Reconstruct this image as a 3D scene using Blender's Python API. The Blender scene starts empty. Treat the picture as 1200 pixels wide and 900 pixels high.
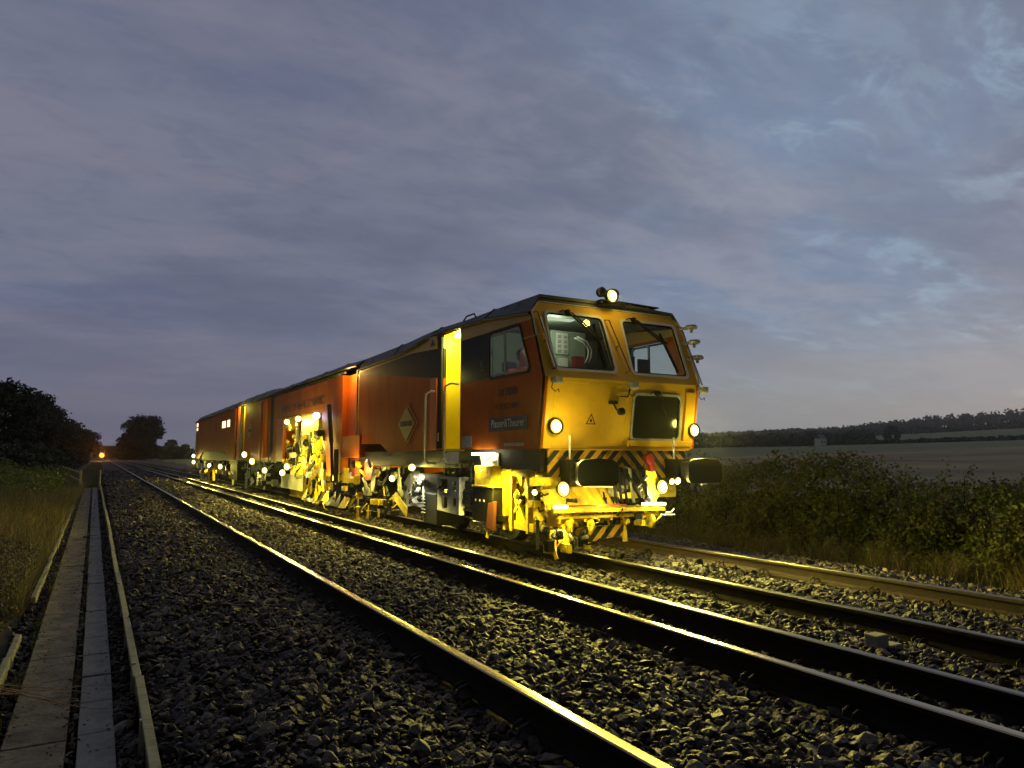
import bpy, bmesh, math, random
import numpy as np
from mathutils import Vector, Matrix
from mathutils.geometry import tessellate_polygon
random.seed(7); rng = np.random.default_rng(7)
scene = bpy.context.scene
COL = scene.collection
R = math.radians
HAZE_D, HAZE_G = .00022, .93   #HZ

# ------------------------------------------------------------------ materials
def newmat(name):
    m = bpy.data.materials.new(name); m.use_nodes = True
    nt = m.node_tree; nt.nodes.clear()
    out = nt.nodes.new('ShaderNodeOutputMaterial')
    return m, nt, out
def N(nt, t, **kw):
    n = nt.nodes.new(t)
    for k, v in kw.items():
        if k.startswith('i_'): n.inputs[k[2:].replace('_', ' ')].default_value = v
        else: setattr(n, k, v)
    return n
def pbr(name, col, rough=.5, metal=0., var=.25, scale=6., bump=0., bscale=40., dirt=None, dirt_amt=.0, coat=0., island=0., streak=False, spec=.5):
    m, nt, out = newmat(name)
    b = N(nt, 'ShaderNodeBsdfPrincipled'); L = nt.links.new
    b.inputs['Roughness'].default_value = rough; b.inputs['Metallic'].default_value = metal
    b.inputs['Coat Weight'].default_value = coat; b.inputs['Specular IOR Level'].default_value = spec
    tc = N(nt, 'ShaderNodeTexCoord')
    nz = N(nt, 'ShaderNodeTexNoise'); nz.inputs['Scale'].default_value = scale; nz.inputs['Detail'].default_value = 6
    L(tc.outputs['Object'], nz.inputs['Vector'])
    mp = N(nt, 'ShaderNodeMapRange'); mp.inputs[1].default_value = .3; mp.inputs[2].default_value = .7
    mp.inputs[3].default_value = 1 - var; mp.inputs[4].default_value = 1 + var * .6
    L(nz.outputs[0], mp.inputs[0])
    hs = N(nt, 'ShaderNodeHueSaturation'); hs.inputs['Color'].default_value = (*col, 1)
    L(mp.outputs[0], hs.inputs['Value'])
    last = hs.outputs[0]
    if island:
        g = N(nt, 'ShaderNodeNewGeometry'); m2 = N(nt, 'ShaderNodeMapRange'); m2.inputs[3].default_value = 1 - island; m2.inputs[4].default_value = 1 + island
        L(g.outputs['Random Per Island'], m2.inputs[0])
        h2 = N(nt, 'ShaderNodeHueSaturation'); L(last, h2.inputs['Color']); L(m2.outputs[0], h2.inputs['Value'])
        m3 = N(nt, 'ShaderNodeMapRange'); m3.inputs[3].default_value = .46; m3.inputs[4].default_value = .53
        mm = N(nt, 'ShaderNodeMath', operation='FRACT'); mu = N(nt, 'ShaderNodeMath', operation='MULTIPLY'); mu.inputs[1].default_value = 7.3
        L(g.outputs['Random Per Island'], mu.inputs[0]); L(mu.outputs[0], mm.inputs[0]); L(mm.outputs[0], m3.inputs[0]); L(m3.outputs[0], h2.inputs['Hue'])
        last = h2.outputs[0]
    if dirt:
        n2 = N(nt, 'ShaderNodeTexNoise'); n2.inputs['Scale'].default_value = scale * 1.7; n2.inputs['Detail'].default_value = 8; n2.inputs['Roughness'].default_value = .7
        if streak:
            mq = N(nt, 'ShaderNodeMapping'); mq.inputs['Scale'].default_value = (1, .8, .16); L(tc.outputs['Object'], mq.inputs[0]); L(mq.outputs[0], n2.inputs['Vector'])
        else: L(tc.outputs['Object'], n2.inputs['Vector'])
        r2 = N(nt, 'ShaderNodeMapRange'); r2.inputs[1].default_value = .5; r2.inputs[2].default_value = .68; r2.inputs[4].default_value = dirt_amt
        L(n2.outputs[0], r2.inputs[0])
        mx = N(nt, 'ShaderNodeMixRGB'); mx.inputs[2].default_value = (*dirt, 1)
        L(r2.outputs[0], mx.inputs[0]); L(last, mx.inputs[1]); last = mx.outputs[0]
        rr = N(nt, 'ShaderNodeMapRange'); rr.inputs[3].default_value = rough; rr.inputs[4].default_value = min(1, rough + .35)
        L(r2.outputs[0], rr.inputs[0]); L(rr.outputs[0], b.inputs['Roughness'])
    L(last, b.inputs['Base Color'])
    if bump:
        n3 = N(nt, 'ShaderNodeTexNoise'); n3.inputs['Scale'].default_value = bscale; n3.inputs['Detail'].default_value = 5
        L(tc.outputs['Object'], n3.inputs['Vector'])
        bp = N(nt, 'ShaderNodeBump'); bp.inputs['Strength'].default_value = bump; bp.inputs['Distance'].default_value = .02
        L(n3.outputs[0], bp.inputs['Height']); L(bp.outputs[0], b.inputs['Normal'])
    L(b.outputs[0], out.inputs[0])
    return m
def emis(name, col, s):
    m, nt, out = newmat(name); e = N(nt, 'ShaderNodeEmission'); e.inputs[0].default_value = (*col, 1); e.inputs[1].default_value = s
    nt.links.new(e.outputs[0], out.inputs[0]); return m
def leafmat(name, col, isl=.45, trans=.25, rough=.55):
    m = pbr(name, col, rough, 0, .3, .8, island=isl)
    nt = m.node_tree; b = [n for n in nt.nodes if n.type == 'BSDF_PRINCIPLED'][0]
    out = [n for n in nt.nodes if n.type == 'OUTPUT_MATERIAL'][0]
    t = N(nt, 'ShaderNodeBsdfTranslucent'); src = b.inputs['Base Color'].links[0].from_socket
    nt.links.new(src, t.inputs[0]); mx = N(nt, 'ShaderNodeMixShader'); mx.inputs[0].default_value = trans
    nt.links.new(b.outputs[0], mx.inputs[1]); nt.links.new(t.outputs[0], mx.inputs[2]); nt.links.new(mx.outputs[0], out.inputs[0])
    return m
def stonemat(name, dark, light):
    m, nt, out = newmat(name); L = nt.links.new
    b = N(nt, 'ShaderNodeBsdfPrincipled'); b.inputs['Roughness'].default_value = .6
    oi = N(nt, 'ShaderNodeObjectInfo')
    cr = N(nt, 'ShaderNodeValToRGB'); e = cr.color_ramp.elements
    e[0].color = (*dark, 1); e[1].color = (*light, 1); e[0].position = 0; e[1].position = 1
    x = cr.color_ramp.elements.new(.45); x.color = (dark[0] * 1.9, dark[1] * 1.7, dark[2] * 1.6, 1)
    x = cr.color_ramp.elements.new(.8); x.color = (dark[0] * 2.8, dark[1] * 2.6, dark[2] * 2.4, 1)
    L(oi.outputs['Random'], cr.inputs[0])
    tc = N(nt, 'ShaderNodeTexCoord'); nz = N(nt, 'ShaderNodeTexNoise'); nz.inputs['Scale'].default_value = 2.5; nz.inputs['Detail'].default_value = 6
    L(tc.outputs['Object'], nz.inputs['Vector'])
    mp = N(nt, 'ShaderNodeMapRange'); mp.inputs[1].default_value = .3; mp.inputs[2].default_value = .7; mp.inputs[3].default_value = .55; mp.inputs[4].default_value = 1.3
    L(nz.outputs[0], mp.inputs[0]); hs = N(nt, 'ShaderNodeHueSaturation'); L(cr.outputs[0], hs.inputs['Color']); L(mp.outputs[0], hs.inputs['Value'])
    L(hs.outputs[0], b.inputs['Base Color'])
    bp = N(nt, 'ShaderNodeBump'); bp.inputs['Strength'].default_value = .35; bp.inputs['Distance'].default_value = .05
    L(nz.outputs[0], bp.inputs['Height']); L(bp.outputs[0], b.inputs['Normal'])
    L(b.outputs[0], out.inputs[0]); return m
def glassmat(name, tint, refl=.06):
    m, nt, out = newmat(name); L = nt.links.new
    t = N(nt, 'ShaderNodeBsdfTransparent'); t.inputs[0].default_value = (*tint, 1)
    g = N(nt, 'ShaderNodeBsdfGlossy'); g.inputs['Roughness'].default_value = .03
    f = N(nt, 'ShaderNodeFresnel'); f.inputs[0].default_value = 1.5
    ge = N(nt, 'ShaderNodeNewGeometry'); iv = N(nt, 'ShaderNodeMath', operation='SUBTRACT'); iv.inputs[0].default_value = 1; L(ge.outputs['Backfacing'], iv.inputs[1])
    mu = N(nt, 'ShaderNodeMath', operation='MULTIPLY'); L(f.outputs[0], mu.inputs[0]); L(iv.outputs[0], mu.inputs[1])
    mx = N(nt, 'ShaderNodeMixShader'); L(mu.outputs[0], mx.inputs[0]); L(t.outputs[0], mx.inputs[1]); L(g.outputs[0], mx.inputs[2])
    L(mx.outputs[0], out.inputs[0]); return m
def hazardmat(name, xc, period, horiz=False):
    m, nt, out = newmat(name); L = nt.links.new
    b = N(nt, 'ShaderNodeBsdfPrincipled'); b.inputs['Roughness'].default_value = .5
    g = N(nt, 'ShaderNodeNewGeometry'); s = N(nt, 'ShaderNodeSeparateXYZ'); L(g.outputs['Position'], s.inputs[0])
    a = N(nt, 'ShaderNodeMath', operation='SUBTRACT'); a.inputs[1].default_value = xc; L(s.outputs[0], a.inputs[0])
    ab = N(nt, 'ShaderNodeMath', operation='ABSOLUTE'); L(a.outputs[0], ab.inputs[0])
    ad = N(nt, 'ShaderNodeMath', operation='ADD'); L(ab.outputs[0], ad.inputs[0]); L(s.outputs[2], ad.inputs[1])
    dv = N(nt, 'ShaderNodeMath', operation='DIVIDE'); dv.inputs[1].default_value = period; L(ad.outputs[0], dv.inputs[0])
    fr = N(nt, 'ShaderNodeMath', operation='FRACT'); L(dv.outputs[0], fr.inputs[0])
    gt = N(nt, 'ShaderNodeMath', operation='GREATER_THAN'); gt.inputs[1].default_value = .5; L(fr.outputs[0], gt.inputs[0])
    mx = N(nt, 'ShaderNodeMixRGB'); mx.inputs[1].default_value = (.02, .02, .018, 1); mx.inputs[2].default_value = (.75, .42, .03, 1)
    L(gt.outputs[0], mx.inputs[0])
    tc = N(nt, 'ShaderNodeTexCoord'); nz = N(nt, 'ShaderNodeTexNoise'); nz.inputs['Scale'].default_value = 18; nz.inputs['Detail'].default_value = 8
    L(tc.outputs['Object'], nz.inputs['Vector'])
    mp = N(nt, 'ShaderNodeMapRange'); mp.inputs[1].default_value = .52; mp.inputs[2].default_value = .7; mp.inputs[4].default_value = .6
    L(nz.outputs[0], mp.inputs[0]); m2 = N(nt, 'ShaderNodeMixRGB'); m2.inputs[2].default_value = (.06, .05, .04, 1)
    L(mp.outputs[0], m2.inputs[0]); L(mx.outputs[0], m2.inputs[1]); L(m2.outputs[0], b.inputs['Base Color']); L(b.outputs[0], out.inputs[0]); return m

YEL = pbr('yellow_paint', (.80, .46, .016), .42, 0, .10, 3, dirt=(.30, .19, .04), dirt_amt=.2, spec=.35)
YELB = pbr('bright_yellow_paint', (.80, .58, .02), .45, 0, .15, 8, dirt=(.12, .08, .03), dirt_amt=.75)
YELI = pbr('interior_yellow', (.85, .70, .02), .5, 0, .06, 3)
ORA = pbr('orange_paint', (.62, .135, .003), .62, 0, .10, 2, dirt=(.12, .035, .010), dirt_amt=.3, streak=True, spec=.15)
ORB = pbr('orange_panel', (.80, .17, .012), .5, 0, .08, 3, dirt=(.3, .08, .02), dirt_amt=.25)
DRK = pbr('dark_grey_paint', (.018, .023, .016), .6, 0, .2, 3, spec=.25)
ROOF = pbr('roof_sheet', (.055, .06, .065), .55, 0, .25, 2.5, dirt=(.03, .028, .025), dirt_amt=.6)
BLK = pbr('black_rubber', (.007, .007, .006), .6, 0, .3, 8, spec=.3)
BLKM = pbr('black_steel', (.011, .010, .008), .5, .1, .3, 8, dirt=(.045, .035, .015), dirt_amt=.6, spec=.35)
WHT = pbr('white_paint', (.72, .70, .66), .4, 0, .1, 6)
GRY = pbr('grey_paint', (.42, .43, .40), .5, 0, .15, 6, dirt=(.1, .09, .06), dirt_amt=.7)
GRN = pbr('grey_green_panel', (.30, .36, .28), .6, 0, .08, 3)
TEXTB = pbr('black_lettering', (.015, .012, .01), .5, 0, 0, 1)
TEXTW = pbr('white_lettering', (.75, .75, .7), .5, 0, 0, 1)
LOGOY = pbr('yellow_decal', (.62, .42, .03), .5, 0, .05, 2)
REDP = pbr('red_paint', (.24, .018, .012), .45, 0, .1, 8)
BRN = pbr('brown_bar', (.16, .05, .012), .45, 0, .1, 5)
TARP = pbr('yellow_tarpaulin', (.78, .50, .05), .65, 0, .25, 5, bump=.5, bscale=7)
GLASS = glassmat('cab_glass', (.92, .95, .92))
DGLASS = pbr('dark_glass', (.022, .024, .018), .12, 0, .1, 1)
SKIN = pbr('skin', (.45, .25, .17), .55, 0, .05, 8)
HIVIS = pbr('hivis_orange', (.9, .16, .03), .7, 0, .1, 8)
HAIR = pbr('dark_hair', (.03, .02, .015), .7, 0, .2, 20)
HAZ = hazardmat('hazard_stripes', 5.73, .18)
HAZ2 = hazardmat('plough_stripes', 6.3, .19)
RAILTOP = pbr('polished_rail_head', (.34, .28, .17), .27, 1, .12, 3)
RAILGREY = pbr('dull_rail_head', (.17, .155, .14), .36, 1, .2, 3)
RUST = pbr('rusty_rail_web', (.014, .010, .007), .85, 0, .4, 9, bump=.3, spec=.12)
RUSTL = pbr('brown_rail_web', (.050, .030, .017), .75, .1, .4, 9, bump=.3)
CONC = pbr('old_concrete', (.23, .19, .125), .9, 0, .5, 5, bump=.8, bscale=35, dirt=(.05, .045, .025), dirt_amt=.9)
CONC2 = pbr('grey_concrete', (.24, .235, .205), .8, 0, .3, 4, bump=.3, bscale=40, dirt=(.10, .09, .08), dirt_amt=.6)
BOARD = pbr('weathered_board', (.34, .32, .17), .7, 0, .3, 3, bump=.3, bscale=30, dirt=(.08, .08, .05), dirt_amt=.6)
BED = pbr('ballast_bed', (.045, .036, .028), .9, 0, .5, 14, bump=1.0, bscale=16)
EARTH = pbr('earth', (.05, .045, .022), .95, 0, .4, .4, bump=.6, bscale=3)
BROWNF = pbr('ploughed_soil', (.33, .235, .095), .95, 0, .45, .035)
GREENF = pbr('pasture', (.18, .20, .06), .95, 0, .15, .02)
PALEF = pbr('stubble', (.30, .26, .12), .95, 0, .12, .01)
BARK = pbr('bark', (.05, .04, .03), .9, 0, .3, 4, bump=.5)
STONE = stonemat('ballast_stone', (.015, .0112, .0088), (.19, .148, .102))
LEAFH = leafmat('hedge_leaf', (.20, .20, .035))
LEAFB = leafmat('bramble_leaf', (.075, .085, .03))
LEAFL = leafmat('light_green_leaf', (.17, .22, .035))
LEAFT = leafmat('tree_leaf', (.050, .065, .026), isl=.35, trans=.12, rough=.8)
LEAFF = leafmat('far_wood_leaf', (.085, .105, .055), isl=.3, trans=.05, rough=.9)
GRASS = leafmat('dry_grass', (.24, .18, .07), isl=.5, trans=.2)
GRASSG = leafmat('green_grass', (.15, .18, .035), isl=.5, trans=.2)
LC = (1.0, .84, .14)
LAMPY = emis('yellow_lamp', (1, .90, .42), 16); RIMY = emis('lamp_halo_ring', (1, .74, .10), 2.6)  # glowing reflector ring puts a yellow halo round the lamp core
LAMPW = emis('white_lamp', (1, .97, .55), 14)
LAMPB = emis('blue_white_lamp', (.35, .45, 1), 9)
LAMPO = emis('orange_lamp', (1, .36, .03), 5)
LITW = emis('lit_window', (1, .82, .42), 2.2)

# ------------------------------------------------------------------ mesh helper
WL = {}   # world location of empties
class MB:
    def __init__(s): s.v = []; s.f = []; s.m = []
    def add(s, vs, fs, m=0):
        o = len(s.v); s.v += [tuple(p) for p in vs]
        for f in fs: s.f.append(tuple(i + o for i in f)); s.m.append(m)
        return s
    def box(s, x0, x1, y0, y1, z0, z1, m=0):
        vs = [(x, y, z) for x in (x0, x1) for y in (y0, y1) for z in (z0, z1)]
        return s.add(vs, [(0, 1, 3, 2), (4, 6, 7, 5), (0, 4, 5, 1), (2, 3, 7, 6), (0, 2, 6, 4), (1, 5, 7, 3)], m)
    def bar(s, p, q, w, h, m=0):     # rectangular bar
        p, q = Vector(p), Vector(q); d = (q - p).normalized()
        a = d.cross(Vector((0, 0, 1)));
        if a.length < .05: a = d.cross(Vector((1, 0, 0)))
        a.normalize(); b = a.cross(d)
        vs = [e + a * sx * w / 2 + b * sy * h / 2 for e in (p, q) for sx, sy in ((-1, -1), (1, -1), (1, 1), (-1, 1))]
        return s.add(vs, [(3, 2, 1, 0), (4, 5, 6, 7), (0, 1, 5, 4), (1, 2, 6, 5), (2, 3, 7, 6), (3, 0, 4, 7)], m)
    def tube(s, pts, r, n=8, m=0, r2=None):
        pts = [Vector(p) for p in pts]; k = len(pts); vs = []; fs = []
        a = None
        for i, p in enumerate(pts):
            d = (pts[min(i + 1, k - 1)] - pts[max(i - 1, 0)]).normalized()
            if a is None:
                a = d.cross(Vector((0, 0, 1)))
                if a.length < .1: a = d.cross(Vector((1, 0, 0)))
            else: a = a - d * a.dot(d)
            a.normalize(); b = a.cross(d)
            rr = r if r2 is None else r + (r2 - r) * i / max(k - 1, 1)
            for j in range(n):
                t = 2 * math.pi * j / n; vs.append(p + (a * math.cos(t) + b * math.sin(t)) * rr)
        for i in range(k - 1):
            for j in range(n):
                fs.append((i * n + j, i * n + (j + 1) % n, (i + 1) * n + (j + 1) % n, (i + 1) * n + j))
        fs.append(tuple(range(n))[::-1]); fs.append(tuple((k - 1) * n + j for j in range(n)))
        return s.add(vs, fs, m)
    def lathe(s, c, axis, prof, n=20, m=0):   # prof: (dist along axis, radius)
        c = Vector(c); d = Vector(axis).normalized(); a = d.cross(Vector((0, 0, 1)))
        if a.length < .1: a = d.cross(Vector((1, 0, 0)))
        a.normalize(); b = a.cross(d); vs = []; fs = []
        for t, r in prof:
            for j in range(n):
                w = 2 * math.pi * j / n; vs.append(c + d * t + (a * math.cos(w) + b * math.sin(w)) * max(r, 1e-4))
        for i in range(len(prof) - 1):
            for j in range(n): fs.append((i * n + j, i * n + (j + 1) % n, (i + 1) * n + (j + 1) % n, (i + 1) * n + j))
        return s.add(vs, fs, m)
    def panel(s, outer, holes, fn, thick, m=0):   # outer/holes 2D -> fn(u,v) 3D ; thick vector
        loops = [[Vector((u, v, 0)) for u, v in l] for l in [outer] + list(holes)]
        tris = tessellate_polygon(loops); flat = [p for l in loops for p in l]; n = len(flat); T = Vector(thick)
        A = [Vector(fn(p.x, p.y)) for p in flat]
        vs = A + [p + T for p in A]; fs = [tuple(t) for t in tris] + [tuple(i + n for i in t[::-1]) for t in tris]
        o = 0
        for l in loops:
            k = len(l)
            for i in range(k): a, b = o + i, o + (i + 1) % k; fs.append((a, b, b + n, a + n))
            o += k
        return s.add(vs, fs, m)
    def build(s, name, mats, parent=None, smooth=False, bevel=0, **props):
        if not isinstance(mats, (list, tuple)): mats = [mats]
        V = np.array([tuple(p) for p in s.v], float); c = (V.min(0) + V.max(0)) / 2
        me = bpy.data.meshes.new(name); me.from_pydata([tuple(p) for p in (V - c)], [], s.f)
        for mt in mats: me.materials.append(mt)
        me.polygons.foreach_set('material_index', s.m)
        if smooth: me.polygons.foreach_set('use_smooth', [True] * len(s.f))
        bm = bmesh.new(); bm.from_mesh(me); bmesh.ops.recalc_face_normals(bm, faces=bm.faces); bm.to_mesh(me); bm.free()
        o = bpy.data.objects.new(name, me); COL.objects.link(o)
        return place(o, c, parent, bevel, props)
def place(o, c, parent=None, bevel=0, props={}):
    WL[o.name] = Vector(c)
    if parent is not None:
        o.parent = parent; o.location = Vector(c) - WL[parent.name]
    else: o.location = Vector(c)
    if bevel:
        b = o.modifiers.new('bevel', 'BEVEL'); b.width = bevel; b.segments = 2; b.limit_method = 'ANGLE'
    for k, v in props.items(): o[k] = v
    return o
def empty(name, loc, **props):
    o = bpy.data.objects.new(name, None); COL.objects.link(o); o.location = loc; o.empty_display_size = .1; WL[o.name] = Vector(loc)
    for k, v in props.items(): o[k] = v
    return o
def npmesh(name, V, F, mats, parent=None, mi=None, smooth=False, uv=None, **props):
    """V (n,3) float, F (m,k) int"""
    me = bpy.data.meshes.new(name); V = np.asarray(V, np.float32); F = np.asarray(F, np.int32)
    c = (V.min(0) + V.max(0)) / 2; c[2] = V[:, 2].min(); me.vertices.add(len(V)); me.vertices.foreach_set('co', (V - c).ravel())
    k = F.shape[1]; me.loops.add(F.size); me.loops.foreach_set('vertex_index', F.ravel())
    me.polygons.add(len(F)); me.polygons.foreach_set('loop_start', np.arange(0, F.size, k, dtype=np.int32))
    if not isinstance(mats, (list, tuple)): mats = [mats]
    for mt in mats: me.materials.append(mt)
    if mi is not None: me.polygons.foreach_set('material_index', np.asarray(mi, np.int32))
    if smooth: me.polygons.foreach_set('use_smooth', np.ones(len(F), bool))
    me.update(calc_edges=True); me.validate()
    o = bpy.data.objects.new(name, me); COL.objects.link(o)
    return place(o, Vector([float(t) for t in c]), parent, 0, props)
def rounded(poly, r, n=5):
    out = []; k = len(poly)
    for i in range(k):
        p = Vector(poly[i]); a = (Vector(poly[i - 1]) - p); b = (Vector(poly[(i + 1) % k]) - p)
        la, lb = a.length, b.length; rr = min(r, la * .45, lb * .45); a.normalize(); b.normalize()
        P, Q = p + a * rr, p + b * rr
        for j in range(n + 1):
            t = j / n; out.append(tuple(P * (1 - t) ** 2 + p * 2 * t * (1 - t) + Q * t * t))
    return out
def inset(poly, d):   # approx: scale each vertex towards centroid by absolute d
    c = sum((Vector(p) for p in poly), Vector((0, 0))) / len(poly)
    xs = [p[0] for p in poly]; ys = [p[1] for p in poly]; w = (max(xs) - min(xs)) / 2; h = (max(ys) - min(ys)) / 2
    return [(c.x + (p[0] - c.x) * (1 - d / w), c.y + (p[1] - c.y) * (1 - d / h)) for p in poly]
def text(name, s, size, loc, rot, mat, parent, sx=1., **props):
    cu = bpy.data.curves.new(name, 'FONT'); cu.body = s; cu.size = size; cu.extrude = .0015; cu.space_character = 1.07; cu.align_x = 'CENTER'; cu.align_y = 'CENTER'
    tmp = bpy.data.objects.new(name + '_t', cu); COL.objects.link(tmp)
    dg = bpy.context.evaluated_depsgraph_get(); me = bpy.data.meshes.new_from_object(tmp.evaluated_get(dg)); bpy.data.objects.remove(tmp)
    me.materials.clear(); me.materials.append(mat)
    o = bpy.data.objects.new(name, me); COL.objects.link(o); place(o, loc, parent, 0, props); o.rotation_euler = rot; o.scale = (sx, 1, 1); return o
def light(loc, power, col=LC, r=.05, parent=None, spot=None, aim=None):
    l = bpy.data.lights.new('lamp_or_fill_light', 'SPOT' if spot else 'POINT'); l.energy = power; l.color = col; l.shadow_soft_size = r
    o = bpy.data.objects.new('lamp_or_fill_light', l); COL.objects.link(o)
    if spot: l.spot_size = R(spot); l.spot_blend = .6; o.rotation_euler = Vector(aim).to_track_quat('-Z', 'Y').to_euler()
    place(o, loc, parent); return o

# ================================================================== SETTING
def seg(x, pts):
    return np.interp(x, [p[0] for p in pts], [p[1] for p in pts])
BALX = [(.30, -.30), (.7, -.22), (1.2, -.15), (1.75, -.155), (2.0, -.165), (2.6, -.14), (3.3, -.165), (3.6, -.16), (3.95, -.14), (4.15, -.14), (4.9, -.145), (5.2, -.15), (5.8, -.12), (6.4, -.15), (6.9, -.12), (7.7, -.14), (8.3, -.28), (8.9, -.46), (9.6, -.6)]
def balz(x): return seg(x, BALX)
# ballast bed sheet
xs = np.array([.30, .34] + [p[0] for p in BALX[1:]]); ys = np.concatenate([np.linspace(-8, 60, 70), np.linspace(70, 700, 60)])
X, Y = np.meshgrid(xs, ys); Z = balz(X) - .035; nx = len(xs)
F = [(j * nx + i, j * nx + i + 1, (j + 1) * nx + i + 1, (j + 1) * nx + i) for j in range(len(ys) - 1) for i in range(nx - 1)]
npmesh('ballast_bed', np.stack([X, Y, Z], -1).reshape(-1, 3), F, BED, kind='structure')

# terrain, polar sheet round the camera
def bankz(x, y):
    z = np.where(x < -.55, -.5 + np.clip((-.55 - x) / 3.2, 0, 1) ** 1.1 * .62, -.5)
    z = z + np.where(x < -1.2, .05 * np.sin(x * 2.1 + y * .7) + .05 * np.sin(y * .31 + 1), 0)
    return z
ER = [(0, 0), (60, -1.55), (130, -1.4), (220, 3.5 * .6), (300, 5.6), (480, 10.5), (700, 22), (820, 27), (1000, 38), (1150, 46), (1600, 34), (3200, 12)]
def terr(x, y):
    r = np.hypot(x, y); a = np.degrees(np.arctan2(x, y)); a = np.where(a < -60, -60, a)
    s = np.interp(a, [-60, 8, 25, 44, 56, 66, 90], [.0, .1, .35, .62, .8, 1.0, 1.0])
    rise = np.interp(r, [p[0] for p in ER], [p[1] for p in ER])
    rise = np.where(rise > 0, rise * s, rise * np.clip((x - 9) / 30, 0, 1))
    return bankz(x, y) + rise
rr = np.concatenate([np.linspace(.5, 12, 24), np.geomspace(13, 1700, 96)]); aa = np.radians(np.concatenate([np.arange(-180, -20, 8), np.arange(-20, 76, .75), np.arange(76, 181, 8)]))
Rg, Ag = np.meshgrid(rr, aa, indexing='ij'); Xg, Yg = Rg * np.sin(Ag), Rg * np.cos(Ag); Zg = terr(Xg, Yg)
na = len(aa); F = []; MI = []
for i in range(len(rr) - 1):
    for j in range(na - 1):
        F.append((i * na + j, i * na + j + 1, (i + 1) * na + j + 1, (i + 1) * na + j))
        r_ = (rr[i] + rr[i + 1]) / 2; d = math.degrees((aa[j] + aa[j + 1]) / 2); x_ = r_ * math.sin(aa[j])
        m = 0
        if x_ > 14 and r_ > 30 and d > 5:
            lim = np.interp(d, [40, 48, 66], [150, 230, 290])
            m = 1 if r_ < lim else 2
            if r_ > 490: m = 2
            if r_ > 780: m = 3 if d > 50 else 2
            if r_ > 1020: m = 2
            if d < 30: m = 2
        elif r_ > 30: m = 2 if abs(x_) > 14 else 0
        MI.append(m)
npmesh('terrain', np.stack([Xg, Yg, Zg], -1).reshape(-1, 3), F, [EARTH, BROWNF, GREENF, PALEF], mi=MI, smooth=True, kind='structure')

# ballast stones : instanced rock meshes on a point cloud mesh
protos = bpy.data.collections.new('stone_shapes')
for i in range(8):
    bm = bmesh.new(); pts = rng.normal(size=(15, 3)); pts /= np.linalg.norm(pts, axis=1)[:, None]; pts *= np.array([.66, .50, .31]) * (1 + .2 * rng.random((15, 1)))
    for p in pts: bm.verts.new(p)
    bmesh.ops.convex_hull(bm, input=bm.verts); me = bpy.data.meshes.new('stone'); 
    bmesh.ops.bevel(bm, geom=[e for e in bm.edges], offset=.03, segments=1, affect='EDGES')
    bm.to_mesh(me); bm.free(); me.materials.append(STONE); o = bpy.data.objects.new('stone', me); protos.objects.link(o)
def stone_field(name, P, S, label):
    n = len(P); me = bpy.data.meshes.new(name); me.vertices.add(n); me.vertices.foreach_set('co', P.astype(np.float32).ravel())
    a = me.attributes.new('ssize', 'FLOAT_VECTOR', 'POINT'); sc = S[:, None] * (1 + .25 * rng.normal(size=(n, 3)).clip(-1.5, 1.5)); a.data.foreach_set('vector', sc.astype(np.float32).ravel())
    a = me.attributes.new('srot', 'FLOAT_VECTOR', 'POINT'); a.data.foreach_set('vector', (np.stack([rng.normal(0, .5, n), rng.normal(0, .5, n), rng.random(n) * 6.28], 1)).astype(np.float32).ravel())
    me.materials.append(STONE)
    o = bpy.data.objects.new(name, me); COL.objects.link(o); o['kind'] = 'stuff'
    g = bpy.data.node_groups.new(name, 'GeometryNodeTree'); g.interface.new_socket('Geometry', in_out='INPUT', socket_type='NodeSocketGeometry'); g.interface.new_socket('Geometry', in_out='OUTPUT', socket_type='NodeSocketGeometry')
    I = g.nodes.new('NodeGroupInput'); O = g.nodes.new('NodeGroupOutput'); ip = g.nodes.new('GeometryNodeInstanceOnPoints'); ci = g.nodes.new('GeometryNodeCollectionInfo')
    ci.inputs[0].default_value = protos; ci.inputs[1].default_value = True; ci.inputs[2].default_value = True; ip.inputs['Pick Instance'].default_value = True
    na1 = g.nodes.new('GeometryNodeInputNamedAttribute'); na1.data_type = 'FLOAT_VECTOR'; na1.inputs[0].default_value = 'ssize'
    na2 = g.nodes.new('GeometryNodeInputNamedAttribute'); na2.data_type = 'FLOAT_VECTOR'; na2.inputs[0].default_value = 'srot'
    e2r = g.nodes.new('FunctionNodeEulerToRotation'); L = g.links.new
    L(I.outputs[0], ip.inputs['Points']); L(ci.outputs[0], ip.inputs['Instance']); L(na1.outputs[0], ip.inputs['Scale']); L(na2.outputs[0], e2r.inputs[0]); L(e2r.outputs[0], ip.inputs['Rotation'])
    L(ip.outputs[0], O.inputs[0]); md = o.modifiers.new('scatter', 'NODES'); md.node_group = g
    return o
RX = {'A': 1.90, 'B': 3.42, 'C': 4.03, 'D': 5.09, 'E': 6.58}
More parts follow.
